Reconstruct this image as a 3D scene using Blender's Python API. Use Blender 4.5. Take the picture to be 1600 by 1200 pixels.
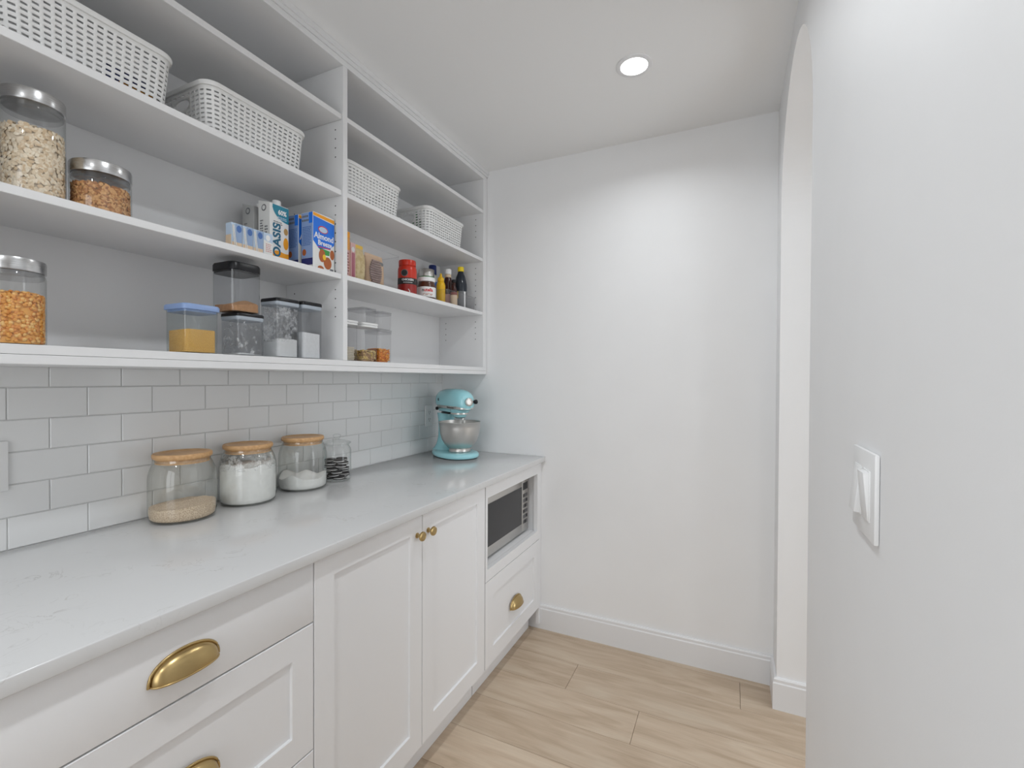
import bpy, bmesh, math, random
from mathutils import Vector, Matrix
PI = math.pi
random.seed(7)
for _o in list(bpy.data.objects):
    bpy.data.objects.remove(_o, do_unlink=True)
scene = bpy.context.scene
COL = scene.collection

# ------------------------------------------------------------------ camera, world, exposure
W, L, H = 1.714, 2.3075, 2.4786          # right wall, far wall, ceiling
CX, CH = 1.5401, 1.3254
def make_camera():
    cd = bpy.data.cameras.new('camera')
    cd.sensor_fit = 'HORIZONTAL'; cd.sensor_width = 36.0
    cd.lens = 728.764 / 1600.0 * 36.0
    cd.clip_start = 0.02; cd.clip_end = 50
    o = bpy.data.objects.new('camera', cd); COL.objects.link(o)
    y, p, r = (math.radians(a) for a in (25.2176, -0.6411, 0.2385))
    F = Vector((-math.sin(y)*math.cos(p), math.cos(y)*math.cos(p), math.sin(p)))
    R = Vector((math.cos(y), math.sin(y), 0)); U = R.cross(F)
    R2 = R*math.cos(r) + U*math.sin(r); U2 = -R*math.sin(r) + U*math.cos(r)
    m = Matrix((R2, U2, -F)).transposed().to_4x4(); m.translation = Vector((CX, 0, CH))
    o.matrix_world = m
    scene.camera = o
make_camera()
wd = bpy.data.worlds.new('world'); scene.world = wd; wd.use_nodes = True
wd.node_tree.nodes['Background'].inputs[0].default_value = (0.94, 0.975, 1.0, 1)
wd.node_tree.nodes['Background'].inputs[1].default_value = 3.0
vs = scene.view_settings
vs.view_transform = 'Standard'; vs.look = 'None'; vs.gamma = 1.0; vs.use_curve_mapping = False
vs.exposure = 0.09
LIGHT_W = 4.4                 # watts of each recessed downlight
LIGHT_SPREAD = 150

# ------------------------------------------------------------------ materials
MATS = {}
def srgb(r, g, b):
    f = lambda c: (c/255/12.92) if c/255 <= .04045 else ((c/255+.055)/1.055)**2.4
    return (f(r), f(g), f(b), 1)
def pmat(name, col, rough=.5, metal=0., spec=.5, coat=0., **kw):
    m = bpy.data.materials.new(name); m.use_nodes = True
    b = m.node_tree.nodes['Principled BSDF']
    b.inputs['Base Color'].default_value = col if len(col) == 4 else (*col, 1)
    b.inputs['Roughness'].default_value = rough; b.inputs['Metallic'].default_value = metal
    b.inputs['Specular IOR Level'].default_value = spec
    b.inputs['Coat Weight'].default_value = coat
    MATS[name] = m
    return m
def noise_mat(name, c1, c2, scale, rough=.6, bump=0., detail=4, stretch=(1, 1, 1), lo=.35, hi=.65, metal=0., spec=.5, bscale=None, rand=False):
    m = pmat(name, c1, rough, metal, spec); nt = m.node_tree; n = nt.nodes; l = nt.links
    b = n['Principled BSDF']
    tc = n.new('ShaderNodeTexCoord'); mp = n.new('ShaderNodeMapping'); mp.inputs['Scale'].default_value = stretch
    l.new(tc.outputs['Object'], mp.inputs['Vector'])
    if rand:
        oi = n.new('ShaderNodeObjectInfo'); mu = n.new('ShaderNodeMath'); mu.operation = 'MULTIPLY'; mu.inputs[1].default_value = 37.0
        l.new(oi.outputs['Random'], mu.inputs[0]); l.new(mu.outputs[0], mp.inputs['Location'])
    t = n.new('ShaderNodeTexNoise'); t.inputs['Scale'].default_value = scale; t.inputs['Detail'].default_value = detail
    l.new(mp.outputs[0], t.inputs['Vector'])
    r = n.new('ShaderNodeValToRGB'); r.color_ramp.elements[0].position = lo; r.color_ramp.elements[1].position = hi
    r.color_ramp.elements[0].color = c1; r.color_ramp.elements[1].color = c2
    l.new(t.outputs['Fac'], r.inputs[0]); l.new(r.outputs[0], b.inputs['Base Color'])
    if bump:
        bp = n.new('ShaderNodeBump'); bp.inputs['Strength'].default_value = bump; bp.inputs['Distance'].default_value = .002
        if bscale:
            t2 = n.new('ShaderNodeTexNoise'); t2.inputs['Scale'].default_value = bscale; l.new(mp.outputs[0], t2.inputs['Vector']); l.new(t2.outputs['Fac'], bp.inputs['Height'])
        else: l.new(t.outputs['Fac'], bp.inputs['Height'])
        l.new(bp.outputs[0], b.inputs['Normal'])
    return m
def thin_glass(name, tint=(.97, .985, .98), rough=.02, ior=1.45, refl=1.0, edge=(.55, .57, .55)):
    m = bpy.data.materials.new(name); m.use_nodes = True; nt = m.node_tree; n = nt.nodes; l = nt.links
    n.remove(n['Principled BSDF']); out = n['Material Output']
    tr = n.new('ShaderNodeBsdfTransparent'); tr.inputs[0].default_value = (*tint, 1)
    gl = n.new('ShaderNodeBsdfAnisotropic'); gl.inputs['Roughness'].default_value = rough; gl.inputs[0].default_value = (refl, refl, refl, 1)
    ge = n.new('ShaderNodeNewGeometry'); dt = n.new('ShaderNodeVectorMath'); dt.operation = 'DOT_PRODUCT'
    l.new(ge.outputs['Normal'], dt.inputs[0]); l.new(ge.outputs['Incoming'], dt.inputs[1])
    ab = n.new('ShaderNodeMath'); ab.operation = 'ABSOLUTE'; l.new(dt.outputs['Value'], ab.inputs[0])
    om = n.new('ShaderNodeMath'); om.operation = 'SUBTRACT'; om.inputs[0].default_value = 1; l.new(ab.outputs[0], om.inputs[1])
    pw = n.new('ShaderNodeMath'); pw.operation = 'POWER'; pw.inputs[1].default_value = 5; l.new(om.outputs[0], pw.inputs[0])
    # the wall is crossed on a longer path at grazing angles, so it absorbs more there
    p3 = n.new('ShaderNodeMath'); p3.operation = 'POWER'; p3.inputs[1].default_value = 3.5; l.new(om.outputs[0], p3.inputs[0])
    tm = n.new('ShaderNodeMix'); tm.data_type = 'RGBA'; tm.inputs[6].default_value = (*tint, 1); tm.inputs[7].default_value = (*edge, 1)
    l.new(p3.outputs[0], tm.inputs[0]); l.new(tm.outputs[2], tr.inputs[0])
    f0 = ((ior-1)/(ior+1))**2*1.6
    fr = n.new('ShaderNodeMath'); fr.operation = 'MULTIPLY_ADD'; fr.inputs[1].default_value = 1-f0; fr.inputs[2].default_value = f0; l.new(pw.outputs[0], fr.inputs[0])
    mx = n.new('ShaderNodeMixShader'); l.new(fr.outputs[0], mx.inputs[0]); l.new(tr.outputs[0], mx.inputs[1]); l.new(gl.outputs[0], mx.inputs[2])
    l.new(mx.outputs[0], out.inputs[0]); MATS[name] = m
    return m
def film_mat(name, col, scale, lo, hi, maxa=.85):
    m = bpy.data.materials.new(name); m.use_nodes = True; nt = m.node_tree; n = nt.nodes; l = nt.links
    n.remove(n['Principled BSDF']); out = n['Material Output']
    tr = n.new('ShaderNodeBsdfTransparent'); df = n.new('ShaderNodeBsdfDiffuse'); df.inputs[0].default_value = col
    tc = n.new('ShaderNodeTexCoord'); t = n.new('ShaderNodeTexNoise'); t.inputs['Scale'].default_value = scale; t.inputs['Detail'].default_value = 6
    t.inputs['Roughness'].default_value = .7
    l.new(tc.outputs['Object'], t.inputs['Vector'])
    r = n.new('ShaderNodeValToRGB'); r.color_ramp.elements[0].position = lo; r.color_ramp.elements[1].position = hi
    r.color_ramp.elements[0].color = (0, 0, 0, 1); r.color_ramp.elements[1].color = (maxa, maxa, maxa, 1)
    l.new(t.outputs['Fac'], r.inputs[0])
    mx = n.new('ShaderNodeMixShader'); l.new(r.outputs[0], mx.inputs[0]); l.new(tr.outputs[0], mx.inputs[1]); l.new(df.outputs[0], mx.inputs[2])
    l.new(mx.outputs[0], out.inputs[0]); MATS[name] = m
    return m
def emit_mat(name, col, s):
    m = bpy.data.materials.new(name); m.use_nodes = True; n = m.node_tree.nodes
    b = n['Principled BSDF']; b.inputs['Emission Color'].default_value = (*col, 1); b.inputs['Emission Strength'].default_value = s
    MATS[name] = m
    return m
noise_mat('wall_paint', (.88, .88, .885, 1), (.89, .89, .895, 1), 6, rough=.55, bump=.03, bscale=350)
pmat('ceiling_paint', (.91, .91, .91), .8, spec=.2)
pmat('trim_paint', (.82, .82, .83), .32)
pmat('cabinet_paint', (.86, .86, .87), .38)
pmat('shelf_board', (.81, .81, .815), .42)
pmat('tile_glaze', (.77, .775, .775), .07, spec=.6)
pmat('grout', (.66, .66, .655), .9)
pmat('dark_gap', (.02, .02, .02), .9)
pmat('plastic_white', (.83, .83, .83), .35)
pmat('basket_plastic', (.80, .80, .79), .38)
pmat('brass', (.50, .365, .17), .29, metal=1)
pmat('steel', (.60, .585, .56), .34, metal=1)
pmat('steel_dark', (.25, .25, .26), .3, metal=1)
pmat('black_plastic', (.012, .012, .014), .3, spec=.3)
pmat('black_rubber', (.03, .03, .03), .7)
pmat('dark_glass', (.045, .045, .048), .12, spec=.25)
pmat('aqua_enamel', srgb(160, 220, 228), .16, coat=.6)
pmat('lid_blue', srgb(140, 165, 210), .35)
pmat('white_print', (.86, .86, .86), .4)
pmat('carton_white', (.80, .80, .78), .4)
pmat('carton_grey', (.50, .50, .49), .45)
pmat('teal_print', srgb(20, 130, 155), .4)
pmat('teal_dark', srgb(25, 100, 130), .4)
pmat('orange_print', srgb(240, 160, 20), .4)
pmat('tan_print', srgb(190, 150, 90), .5)
pmat('almond_blue', srgb(25, 115, 225), .4)
pmat('almond_deep', srgb(35, 45, 110), .4)
pmat('almond_side', srgb(140, 165, 210), .45)
pmat('almond_brown', srgb(175, 95, 45), .5)
pmat('green_print', srgb(60, 150, 70), .45)
pmat('red_print', srgb(205, 45, 50), .4)
pmat('yellow_print', srgb(240, 195, 40), .4)
pmat('juice_blue', srgb(150, 172, 205), .4)
pmat('lid_band', srgb(175, 184, 194), .35)
pmat('skyblue_print', srgb(190, 208, 228), .4)
pmat('midblue_print', srgb(70, 110, 175), .4)
pmat('grey_print', srgb(110, 112, 115), .5)
pmat('black_print', (.02, .02, .02), .5)
pmat('straw_white', (.85, .82, .78), .4)
pmat('red_plastic', srgb(200, 45, 20), .3)
pmat('red_dark', srgb(150, 25, 18), .35)
pmat('hazel_brown', srgb(80, 45, 28), .25)
pmat('mustard', srgb(235, 185, 10), .3)
pmat('sauce_brown', srgb(60, 22, 16), .15)
pmat('sauce_red', srgb(130, 45, 25), .3)
pmat('soy_dark', srgb(35, 42, 52), .12)
pmat('cap_yellow', srgb(245, 215, 20), .35)
pmat('cap_blue', srgb(25, 45, 110), .35)
pmat('label_cream', srgb(225, 200, 170), .5)
pmat('label_pink', srgb(215, 165, 160), .5)
pmat('pack_orange', srgb(235, 160, 45), .4)
pmat('pack_pink', srgb(225, 180, 175), .4)
pmat('pack_magenta', srgb(180, 90, 110), .45)
pmat('pack_purple', srgb(90, 60, 130), .45)
noise_mat('pasta_bag', srgb(226, 205, 150), srgb(200, 170, 110), 60, rough=.35, bump=.4, lo=.4, hi=.6)
noise_mat('tortilla', srgb(165, 140, 135), srgb(135, 110, 105), 40, rough=.6, bump=.3, stretch=(1, 1, 8))
pmat('tortilla_tan', srgb(215, 180, 145), .6)
pmat('bottle_green', srgb(20, 110, 40), .2)
pmat('cream_filling', (.85, .84, .82), .6)
noise_mat('cookie_dark', (.012, .010, .010, 1), (.028, .024, .023, 1), 300, rough=.8, bump=.4)
noise_mat('flour', (.80, .80, .79, 1), (.86, .86, .85, 1), 40, rough=.95, bump=.3, spec=.1)
noise_mat('sugar', (.84, .84, .84, 1), (.88, .88, .88, 1), 120, rough=.9, bump=.3, spec=.1)
noise_mat('sand_grain', srgb(196, 168, 138), srgb(240, 222, 198), 420, rough=.9, bump=.8, lo=.4, hi=.6, detail=2)
noise_mat('cornmeal', srgb(225, 170, 85), srgb(240, 190, 105), 500, rough=.9, bump=.6, lo=.4, hi=.6, detail=2)
noise_mat('brown_sugar', srgb(205, 155, 110), srgb(190, 140, 95), 200, rough=.95, bump=.6)
for i, c in enumerate([(236, 170, 80), (230, 160, 72), (245, 196, 120), (220, 142, 58)]): pmat('kernel%d' % i, srgb(*c), .35)
for i, c in enumerate([(244, 228, 204), (232, 212, 184), (242, 228, 206), (218, 192, 158)]): pmat('oat%d' % i, srgb(*c), .8)
for i, c in enumerate([(214, 164, 112), (190, 134, 84), (214, 165, 112), (165, 112, 70)]): pmat('bran%d' % i, srgb(*c), .8)
for i, c in enumerate([(245, 160, 40), (235, 140, 25), (250, 180, 70), (225, 125, 20)]): pmat('macaroni%d' % i, srgb(*c), .45)
for i, c in enumerate([(225, 195, 110), (205, 175, 120), (235, 205, 140), (190, 150, 110)]): pmat('pasta%d' % i, srgb(*c), .5)
pmat('cracker', srgb(225, 215, 195), .7)
thin_glass('window_glass', (1, 1, 1), edge=(1, 1, 1))
thin_glass('glass', (.985, .99, .987))
thin_glass('glass_green', (.962, .968, .955), ior=1.5, edge=(.42, .44, .42))
thin_glass('clear_plastic', (.93, .932, .937), rough=.08, ior=1.5, edge=(.5, .5, .51))
thin_glass('frosted_plastic', (.80, .80, .81), rough=.22, ior=1.7, edge=(.45, .45, .46))
thin_glass('smoky_plastic', (.86, .87, .885), rough=.05, ior=1.42)
thin_glass('bluish_plastic', (.87, .90, .90), rough=.06, ior=1.42)
film_mat('flour_film', (.88, .88, .87, 1), 48, .56, .66, .8)
film_mat('flour_haze', (.88, .88, .88, 1), 40, .46, .64, .75)
emit_mat('led_lens', (1, .985, .96), 9)
noise_mat('brushed_lid', (.50, .50, .50, 1), (.69, .69, .69, 1), 40, rough=.25, metal=1, stretch=(1, 1, 30))
noise_mat('bamboo', srgb(216, 174, 126), srgb(192, 146, 96), 14, rough=.45, stretch=(1, 9, 9), lo=.3, hi=.7)

def quartz():
    m = pmat('quartz', (.76, .76, .76), .13, spec=.5); nt = m.node_tree; n = nt.nodes; l = nt.links; b = n['Principled BSDF']
    tc = n.new('ShaderNodeTexCoord')
    t = n.new('ShaderNodeTexNoise'); t.inputs['Scale'].default_value = 11; t.inputs['Detail'].default_value = 8; t.inputs['Distortion'].default_value = 1.6
    l.new(tc.outputs['Object'], t.inputs['Vector'])
    r = n.new('ShaderNodeValToRGB'); e = r.color_ramp.elements; e[0].position = .488; e[0].color = (0, 0, 0, 1); e[1].position = .5; e[1].color = (1, 1, 1, 1)
    x = e.new(.512); x.color = (0, 0, 0, 1); l.new(t.outputs['Fac'], r.inputs[0])
    t2 = n.new('ShaderNodeTexNoise'); t2.inputs['Scale'].default_value = 9; l.new(tc.outputs['Object'], t2.inputs['Vector'])
    r2 = n.new('ShaderNodeValToRGB'); r2.color_ramp.elements[0].position = .5; r2.color_ramp.elements[1].position = .72; l.new(t2.outputs['Fac'], r2.inputs[0])
    mu = n.new('ShaderNodeMath'); mu.operation = 'MULTIPLY'; l.new(r.outputs[0], mu.inputs[0]); l.new(r2.outputs[0], mu.inputs[1])
    mx = n.new('ShaderNodeMix'); mx.data_type = 'RGBA'; mx.inputs[6].default_value = (.69, .69, .69, 1); mx.inputs[7].default_value = (.52, .51, .50, 1)
    l.new(mu.outputs[0], mx.inputs[0]); l.new(mx.outputs[2], b.inputs['Base Color'])
quartz()
def wood_floor():
    m = pmat('oak_plank', srgb(196, 170, 140), .42, spec=.35); nt = m.node_tree; n = nt.nodes; l = nt.links; b = n['Principled BSDF']
    tc = n.new('ShaderNodeTexCoord'); oi = n.new('ShaderNodeObjectInfo')
    mu = n.new('ShaderNodeMath'); mu.operation = 'MULTIPLY'; mu.inputs[1].default_value = 60; l.new(oi.outputs['Random'], mu.inputs[0])
    ad = n.new('ShaderNodeVectorMath'); ad.operation = 'ADD'; l.new(tc.outputs['Object'], ad.inputs[0]); l.new(mu.outputs[0], ad.inputs[1])
    mp = n.new('ShaderNodeMapping'); mp.inputs['Scale'].default_value = (1.3, 9, 1); l.new(ad.outputs[0], mp.inputs['Vector'])
    t = n.new('ShaderNodeTexNoise'); t.inputs['Scale'].default_value = 2.4; t.inputs['Detail'].default_value = 7; t.inputs['Distortion'].default_value = .9
    l.new(mp.outputs[0], t.inputs['Vector'])
    mp2 = n.new('ShaderNodeMapping'); mp2.inputs['Scale'].default_value = (3, 120, 1); l.new(ad.outputs[0], mp2.inputs['Vector'])
    t2 = n.new('ShaderNodeTexNoise'); t2.inputs['Scale'].default_value = 2; t2.inputs['Detail'].default_value = 3; l.new(mp2.outputs[0], t2.inputs['Vector'])
    r = n.new('ShaderNodeValToRGB'); e = r.color_ramp.elements
    e[0].position = .3; e[0].color = srgb(188, 166, 142); e[1].position = .68; e[1].color = srgb(212, 194, 172)
    x = e.new(.5); x.color = srgb(204, 183, 160); l.new(t.outputs['Fac'], r.inputs[0])
    r2 = n.new('ShaderNodeValToRGB'); r2.color_ramp.elements[0].color = (.86, .86, .86, 1); r2.color_ramp.elements[1].color = (1.05, 1.05, 1.05, 1)
    l.new(t2.outputs['Fac'], r2.inputs[0])
    mx = n.new('ShaderNodeMix'); mx.data_type = 'RGBA'; mx.blend_type = 'MULTIPLY'; mx.inputs[0].default_value = 1
    l.new(r.outputs[0], mx.inputs[6]); l.new(r2.outputs[0], mx.inputs[7])
    hv = n.new('ShaderNodeHueSaturation'); mr = n.new('ShaderNodeMapRange'); mr.inputs[3].default_value = .93; mr.inputs[4].default_value = 1.06
    l.new(oi.outputs['Random'], mr.inputs[0]); l.new(mr.outputs[0], hv.inputs['Value']); l.new(mx.outputs[2], hv.inputs['Color'])
    l.new(hv.outputs[0], b.inputs['Base Color'])
    bp = n.new('ShaderNodeBump'); bp.inputs['Strength'].default_value = .12; bp.inputs['Distance'].default_value = .001; l.new(t2.outputs['Fac'], bp.inputs['Height']); l.new(bp.outputs[0], b.inputs['Normal'])
wood_floor()

# ------------------------------------------------------------------ mesh helpers
class MB:
    def __init__(s): s.v = []; s.f = []; s.m = []; s.mi = 0
    def add(s, vs, fs):
        o = len(s.v); s.v += [tuple(p) for p in vs]
        for f in fs: s.f.append(tuple(o+i for i in f)); s.m.append(s.mi)
        return s
    def box(s, x0, x1, y0, y1, z0, z1):
        v = [(x0, y0, z0), (x1, y0, z0), (x1, y1, z0), (x0, y1, z0), (x0, y0, z1), (x1, y0, z1), (x1, y1, z1), (x0, y1, z1)]
        return s.add(v, [(3, 2, 1, 0), (4, 5, 6, 7), (0, 1, 5, 4), (1, 2, 6, 5), (2, 3, 7, 6), (3, 0, 4, 7)])
    def rings(s, rings, cap0=True, cap1=True, closed=True):
        n = len(rings[0]); v = [p for r in rings for p in r]; f = []
        for i in range(len(rings)-1):
            for j in range(n if closed else n-1):
                k = (j+1) % n
                f.append((i*n+j, i*n+k, (i+1)*n+k, (i+1)*n+j))
        if cap0: f.append(tuple(reversed(range(n))))
        if cap1: f.append(tuple((len(rings)-1)*n+j for j in range(n)))
        return s.add(v, f)
    def lathe(s, prof, n=32, c=(0, 0, 0), cap0=True, cap1=True, axis='z'):
        rr = []
        for r, z in prof:
            ring = []
            for i in range(n):
                a = 2*PI*i/n; x, y = r*math.cos(a), r*math.sin(a)
                if axis == 'z': p = (c[0]+x, c[1]+y, c[2]+z)
                elif axis == 'x': p = (c[0]+z, c[1]+x, c[2]+y)
                else: p = (c[0]+y, c[1]+z, c[2]+x)
                ring.append(p)
            rr.append(ring)
        return s.rings(rr, cap0, cap1)
    def tube(s, pts, r, n=8, caps=True, closed=False):
        pts = [Vector(p) for p in pts]; rr = []
        N = len(pts); up = Vector((0, 0, 1))
        for i, p in enumerate(pts):
            a = pts[(i-1) % N] if (closed or i > 0) else p; b = pts[(i+1) % N] if (closed or i < N-1) else p
            t = (b-a).normalized(); ref = up if abs(t.dot(up)) < .95 else Vector((1, 0, 0))
            x = t.cross(ref).normalized(); y = x.cross(t)
            rad = r[i] if isinstance(r, (list, tuple)) else r
            rr.append([p + x*rad*math.cos(2*PI*k/n) + y*rad*math.sin(2*PI*k/n) for k in range(n)])
        if closed: rr.append(rr[0])
        return s.rings(rr, caps and not closed, caps and not closed)
    def prism(s, outline, z0, z1):
        return s.rings([[(x, y, z0) for x, y in outline], [(x, y, z1) for x, y in outline]])
def rrect(w, d, r, n=5, cx=0, cy=0):
    """rounded rectangle outline, w along x, d along y, counter-clockwise"""
    out = []
    for sx, sy, a0 in ((1, 1, 0), (-1, 1, PI/2), (-1, -1, PI), (1, -1, 1.5*PI)):
        for i in range(n+1):
            a = a0 + PI/2*i/n
            out.append((cx+sx*(w/2-r)+r*math.cos(a), cy+sy*(d/2-r)+r*math.sin(a)))
    return out
def rloft(mb, secs, n=5, cx=0, cy=0, cap0=True, cap1=True):
    return mb.rings([[(x, y, z) for x, y in rrect(w, d, r, n, cx, cy)] for w, d, r, z in secs], cap0, cap1)
def mesh_of(name, mb, mats, bevel=0, seg=2, smooth=35):
    me = bpy.data.meshes.new(name)
    me.from_pydata(mb.v, [], mb.f)
    mats = mats if isinstance(mats, (list, tuple)) else [mats]
    for m in mats: me.materials.append(MATS[m])
    if len(mats) > 1: me.polygons.foreach_set('material_index', mb.m)
    bm = bmesh.new(); bm.from_mesh(me)
    bmesh.ops.recalc_face_normals(bm, faces=bm.faces)
    if bevel:
        bmesh.ops.remove_doubles(bm, verts=bm.verts, dist=1e-6)
        es = [e for e in bm.edges if len(e.link_faces) == 2 and e.calc_face_angle(0) > .5]
        bmesh.ops.bevel(bm, geom=es, offset=bevel, segments=seg, affect='EDGES', profile=.5, clamp_overlap=True)
    bm.to_mesh(me); bm.free()
    if smooth:
        me.polygons.foreach_set('use_smooth', [True]*len(me.polygons)); me.set_sharp_from_angle(angle=math.radians(smooth))
    me.update()
    return me
def link(name, me, parent=None, loc=(0, 0, 0), rot=(0, 0, 0)):
    o = bpy.data.objects.new(name, me); COL.objects.link(o)
    o.location = loc; o.rotation_euler = rot
    if parent: o.parent = parent
    return o
def wloc(o):
    p = Vector((0, 0, 0))
    while o: p += o.location; o = o.parent
    return p
def part(name, mb, mats, parent=None, loc=(0, 0, 0), rot=(0, 0, 0), world=False, **kw):
    """a mesh object; world=True: mb is in world coordinates and the (unrotated) parent chain is subtracted"""
    if world and parent:
        p = wloc(parent); mb.v = [(v[0]-p.x, v[1]-p.y, v[2]-p.z) for v in mb.v]
    return link(name, mesh_of(name, mb, mats, **kw), parent, loc, rot)
def tag(o, label=None, cat=None, group=None, kind=None):
    if label: o['label'] = label
    if cat: o['category'] = cat
    if group: o['group'] = group
    if kind: o['kind'] = kind
    return o
def thing(name, label, cat, loc=(0, 0, 0), rz=0, group=None):
    o = bpy.data.objects.new(name, None); COL.objects.link(o); o.empty_display_size = .05
    o.location = loc; o.rotation_euler = (0, 0, rz)
    return tag(o, label, cat, group)
def text_part(name, txt, size, mat, parent, loc, rot, sx=1.0, thick=.0003, world=False, align='CENTER', bend=None, bold=.0):
    cu = bpy.data.curves.new(name, 'FONT'); cu.body = txt; cu.size = size; cu.align_x = align; cu.align_y = 'CENTER'; cu.extrude = thick; cu.resolution_u = 3; cu.offset = bold
    to = bpy.data.objects.new(name, cu); COL.objects.link(to)
    dg = bpy.context.evaluated_depsgraph_get(); me = bpy.data.meshes.new_from_object(to.evaluated_get(dg))
    bpy.data.objects.remove(to, do_unlink=True); bpy.data.curves.remove(cu)
    for v in me.vertices: v.co.x *= sx
    if bend:
        for v in me.vertices:
            a = v.co.x/bend; d = v.co.z
            v.co.x = (bend+d)*math.sin(a); v.co.z = (bend+d)*math.cos(a)-bend
    me.materials.clear(); me.materials.append(MATS[mat])
    if world: loc = tuple(Vector(loc)-wloc(parent))
    return link(name, me, parent, loc, rot)
def copy_tree(o, parent=None):
    c = o.copy(); COL.objects.link(c); c.parent = parent
    for ch in list(o.children): copy_tree(ch, c)
    return c

# ------------------------------------------------------------------ the setting
def struct(name, mb, mats, **kw): return tag(part(name, mb, mats, **kw), kind='structure')
Y0 = -1.5            # wall behind the camera
HX = 3.9             # far side of the kitchen beyond the arch
WY0 = -.12           # right wall starts here; opening behind the camera added to let light in
ARN, ARF, AZS = 1.352, 2.150, 1.985     # arch: near jamb, far jamb, springing height
AR = (ARF-ARN)/2; AYC = (ARF+ARN)/2; WT = .125
floor = struct('floor', MB().box(-.1, HX, Y0, L+.1, -.06, -.007), 'dark_gap', smooth=0)
def planks():
    pw = .1875; g = .0006
    fixed = {0: .907, 1: 1.583, -1: 1.2165}       # board-end joints of the three rows in view
    k0 = int(math.floor((Y0-1.891)/pw)); k1 = int(math.ceil((L-1.891)/pw))
    rnd = random.Random(3)
    for k in range(k0, k1+1):
        a, b = max(1.891+k*pw, Y0), min(1.891+(k+1)*pw, L)
        if b-a < .01: continue
        j = fixed.get(k, rnd.uniform(.5, 1.7)); js = [j-1.22*i for i in range(3, -4, -1)]
        xs = [.50] + [x for x in js if .55 < x < HX-.05] + [HX]
        for x0, x1 in zip(xs, xs[1:]):
            mb = MB().box(-(x1-x0)/2+g, (x1-x0)/2-g, -(b-a)/2+g, (b-a)/2-g, -.007, 0)
            part('floor_plank', mb, 'oak_plank', floor, loc=((x0+x1)/2, (a+b)/2, 0), bevel=.0009, seg=1, smooth=0)
planks()
struct('ceiling', MB().box(-.1, HX, Y0, L+.1, H, H+.06), 'ceiling_paint', smooth=0)
wall_left = struct('wall_left', MB().box(-.12, -.002, Y0, L+.1, 0, H), 'grout', smooth=0)
struct('wall_back', MB().box(-.1, HX, L, L+.12, 0, H), 'wall_paint', smooth=0)
def window(n, u0, u1, z0, z1, at, rz):  # builds the added windows, out of view and there for their light
    # u runs along the wall; built facing +y at y=0, then turned by rz about z and moved to `at`
    m = MB()
    for a, b, c_, d_ in ((u0, u0+.045, z0, z1), (u1-.045, u1, z0, z1), (u0+.045, u1-.045, z0, z0+.045), (u0+.045, u1-.045, z1-.045, z1), ((u0+u1)/2-.02, (u0+u1)/2+.02, z0+.045, z1-.045)):
        m.box(a, b, -.09, -.03, c_, d_)
    w = struct('window_%d' % n, m, 'trim_paint', smooth=0); w.location = at; w.rotation_euler = (0, 0, rz)
    for a, b in ((u0+.045, (u0+u1)/2-.02), ((u0+u1)/2+.02, u1-.045)):
        part('pane', MB().add([(a, -.06, z0+.045), (b, -.06, z0+.045), (b, -.06, z1-.045), (a, -.06, z1-.045)], [(0, 1, 2, 3)]), 'window_glass', w, smooth=0)
    pl = bpy.data.lights.new('window_portal', 'AREA'); pl.shape = 'RECTANGLE'; pl.size = u1-u0; pl.size_y = z1-z0; pl.cycles.is_portal = True
    po = bpy.data.objects.new('window_portal', pl); COL.objects.link(po); po.parent = w; po.location = ((u0+u1)/2, -.13, (z0+z1)/2); po.rotation_euler = (PI/2, 0, 0)
WA = (.35, 1.65, .60, 2.30)        # added unseen window behind the camera, evens the light on the far wall
_m = MB().box(-.1, WA[0], Y0-.12, Y0, 0, H); _m.box(WA[1], HX, Y0-.12, Y0, 0, H); _m.box(WA[0], WA[1], Y0-.12, Y0, 0, WA[2]); _m.box(WA[0], WA[1], Y0-.12, Y0, WA[3], H)
struct('wall_front', _m, 'wall_paint', smooth=0)
window(2, *WA, (0, Y0, 0), 0)
WB = (.85, 2.20, .45, 2.35)      # added unseen kitchen window beyond the arch, lights the shelves
_m = MB().box(HX, HX+.12, Y0-.12, WB[0], 0, H); _m.box(HX, HX+.12, WB[1], L+.12, 0, H); _m.box(HX, HX+.12, WB[0], WB[1], 0, WB[2]); _m.box(HX, HX+.12, WB[0], WB[1], WB[3], H)
struct('wall_kitchen', _m, 'wall_paint', smooth=0)
window(1, *WB, (HX, 0, 0), PI/2)
def wall_right():
    mb = MB(); N = 56
    arc = [(AYC-AR*math.cos(PI*i/N), AZS+AR*math.sin(PI*i/N)) for i in range(N+1)]
    for x in (W, W+WT):
        v = [(x, WY0, 0), (x, ARN, 0), (x, ARN, H), (x, WY0, H), (x, ARF, 0), (x, L, 0), (x, L, H), (x, ARF, H)]
        mb.add(v, [(0, 1, 2, 3), (4, 5, 6, 7)])
        for (ya, za), (yb, zb) in zip(arc, arc[1:]):
            mb.add([(x, ya, za), (x, yb, zb), (x, yb, H), (x, ya, H)], [(0, 1, 2, 3)])
    loop = [(ARN, 0)] + arc + [(ARF, 0)]
    for (ya, za), (yb, zb) in zip(loop, loop[1:]):
        mb.add([(W, ya, za), (W+WT, ya, za), (W+WT, yb, zb), (W, yb, zb)], [(0, 1, 2, 3)])
    mb.add([(W, WY0, 0), (W+WT, WY0, 0), (W+WT, WY0, H), (W, WY0, H)], [(0, 1, 2, 3)])
    return struct('wall_right', mb, 'wall_paint', smooth=25)
wall_right()
def plaster_left():
    mb = MB().box(-.002, 0, Y0, .16, 0, H); mb.box(-.002, 0, .16, L, 1.376, H); mb.box(-.002, 0, .16, L, 0, .9)
    part('plaster_panel', mb, 'wall_paint', wall_left, smooth=0)
plaster_left()
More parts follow.
